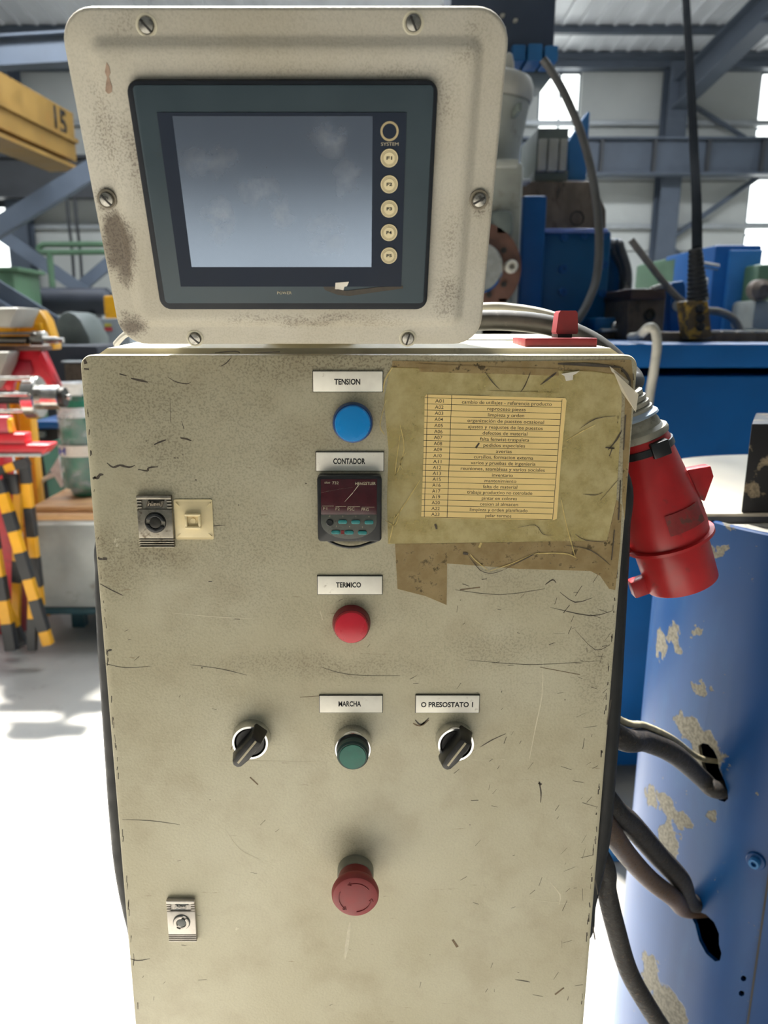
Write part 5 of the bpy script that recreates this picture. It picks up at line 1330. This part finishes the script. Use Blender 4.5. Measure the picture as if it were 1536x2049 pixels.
def striped(name, a, b, Ya, Yb, wpx, seq, start_yellow=True):
    pa_, pb_ = at(*a, Ya), at(*b, Yb); w = wpx * YT / 1540
    if pb_.z < .03: pb_.z = .002
    n = len(seq); tot = sum(seq); acc = 0
    base = MB().bar(pa_, pb_, w, w * .8, (0, -1, 0), .004).build(name, M_YEL2, tr2, smooth=False)
    for i, s_ in enumerate(seq):
        if (i % 2 == 0) != start_yellow:
            p, q_ = pa_.lerp(pb_, acc / tot), pa_.lerp(pb_, (acc + s_) / tot)
            MB().bar(p, q_, w + .003, w * .8 + .003, (0, -1, 0), .003).build('stripe', M_STRB, base, smooth=False)
        acc += s_


striped('upright', (48, 922), (80, 1212), YT, YT, 19, [9, 34, 46, 58, 40, 60, 40], True)
striped('leg', (-3, 960), (97, 1290), YT - .07, YT - .12, 21, [30, 40, 42, 46, 60, 46, 72, 32], False)
striped('leg', (-26, 1010), (24, 1300), YT - .05, YT - .1, 22, [40, 44, 50, 46, 44, 52], True)
striped('leg', (-60, 1050), (46, 1292), YT + .02, YT - .02, 20, [30, 40, 40, 46, 60, 40], True)
striped('leg', (36, 985), (32, 1296), YT + .06, YT + .1, 17, [120, 40, 80, 44], True)
striped('leg', (66, 1180), (64, 1302), YT - .09, YT - .12, 17, [52, 60], True)
striped('cross_bar', (-40, 956), (58, 922), YT - .02, YT - .02, 17, [30, 26, 20, 30], True)
pbox(MB(), 6, 950, 34, 990, YT - .05, .03, .004).build('sign_plate', M_STRB, tr2)

# grey electrical enclosure, tank and other pieces behind
el = thing('electrical_enclosure', 'grey electrical enclosure with yellow and red stickers behind the terminal', 'enclosure', tuple(at(215, 700, 6)[:2]) + (0,))
pbox(MB(), 178, 637, 262, 790, 6.0, .3, .01, .9).build('body', M_GREYBOX, el)
pbox(MB(), 186, 700, 250, 1000, 6.06, .2, .01, 0).build('pedestal', M_STRUCTD, el)
pbox(MB(), 209, 648, 222, 653, 5.995, .01).build('sticker', M_STICKY, el); pbox(MB(), 198, 655, 206, 661, 5.995, .01).build('sticker', M_STICKY, el)
pbox(MB(), 208, 655, 224, 662, 5.995, .01).build('sticker', M_STICKR, el)
p = at(184, 655, 6.0); MB().lathe([(.018, 0), (.018, .02), (.001, .022)], fr(p, (1, 0, 0), (0, -1, 0)), 14).build('door_lock', M_ZINCD, el)
tk = thing('storage_tank', 'dark horizontal tank in front of the cream wall at the left', 'tank', (at(130, 605, 11).x, 11, 0))
cz_ = at(130, 602, 11).z; R = 26 * 11 / 1540
xa, xb = at(30, 602, 11).x, at(206, 602, 11).x
MB().lathe([(R * .7, xa - .06), (R, xa), (R, xb), (R * .7, xb + .06)], fr((0, 11.2, cz_), (0, 0, 1), (1, 0, 0)), 32).build('shell', M_TANK, tk)
for x in (xa + .2, xb - .2): MB().box(x - .06, x + .06, 11.05, 11.35, 0, cz_ - R * .9).build('saddle', M_STRUCTD, tk)
yb = thing('yellow_cabinet', 'yellow machine cover partly hidden behind the terminal', 'cabinet', (at(225, 640, 9).x, 9, 0))
pbox(MB(), 208, 592, 262, 645, 9, .5, .02).build('cover', M_YEL2, yb); pbox(MB(), 212, 640, 250, 760, 9.05, .4, .02, 0).build('pedestal', M_STRUCTD, yb)
dm = thing('lathe_machine', 'dark lathe with a rounded cover behind the red stand', 'machine', (at(150, 680, 5).x, 5, 0))
pprism(MB(), ((112, 640), (124, 626), (136, 622), (150, 628), (162, 640), (180, 676), (180, 720), (100, 720)), 5.2, .4, .02).build('rounded_cover', M_CAST2, dm)
pbox(MB(), 84, 690, 200, 800, 4.9, .5, .03, 0).build('headstock', M_TANK, dm)
pbox(MB(), 122, 722, 190, 726, 4.8, .2, .006).build('tool_shelf', M_GIRT, dm)
pbox(MB(), 128, 727, 190, 748, 4.84, .2, .01, .2).build('drawer_block', M_BROWN, dm)
gw = thing('green_cabinet', 'green machine cabinet at the left edge below the side window', 'cabinet', (at(10, 560, 10).x, 10, 0))
pbox(MB(), -60, 540, 34, 700, 10, .8, .02, 0).build('body', M_GREENM, gw)
pbox(MB(), -60, 534, 36, 542, 9.97, .86, .01).build('lid', M_GREENM, gw)
# paper scraps and machine foot on the floor at right
tag(pbox(MB(), 1150, 1690, 1290, 1735, 1.86, .25, .006, 0).build('floor_beam', M_BLUE2), 'light blue steel beam lying on the floor behind the hoses', 'beam')
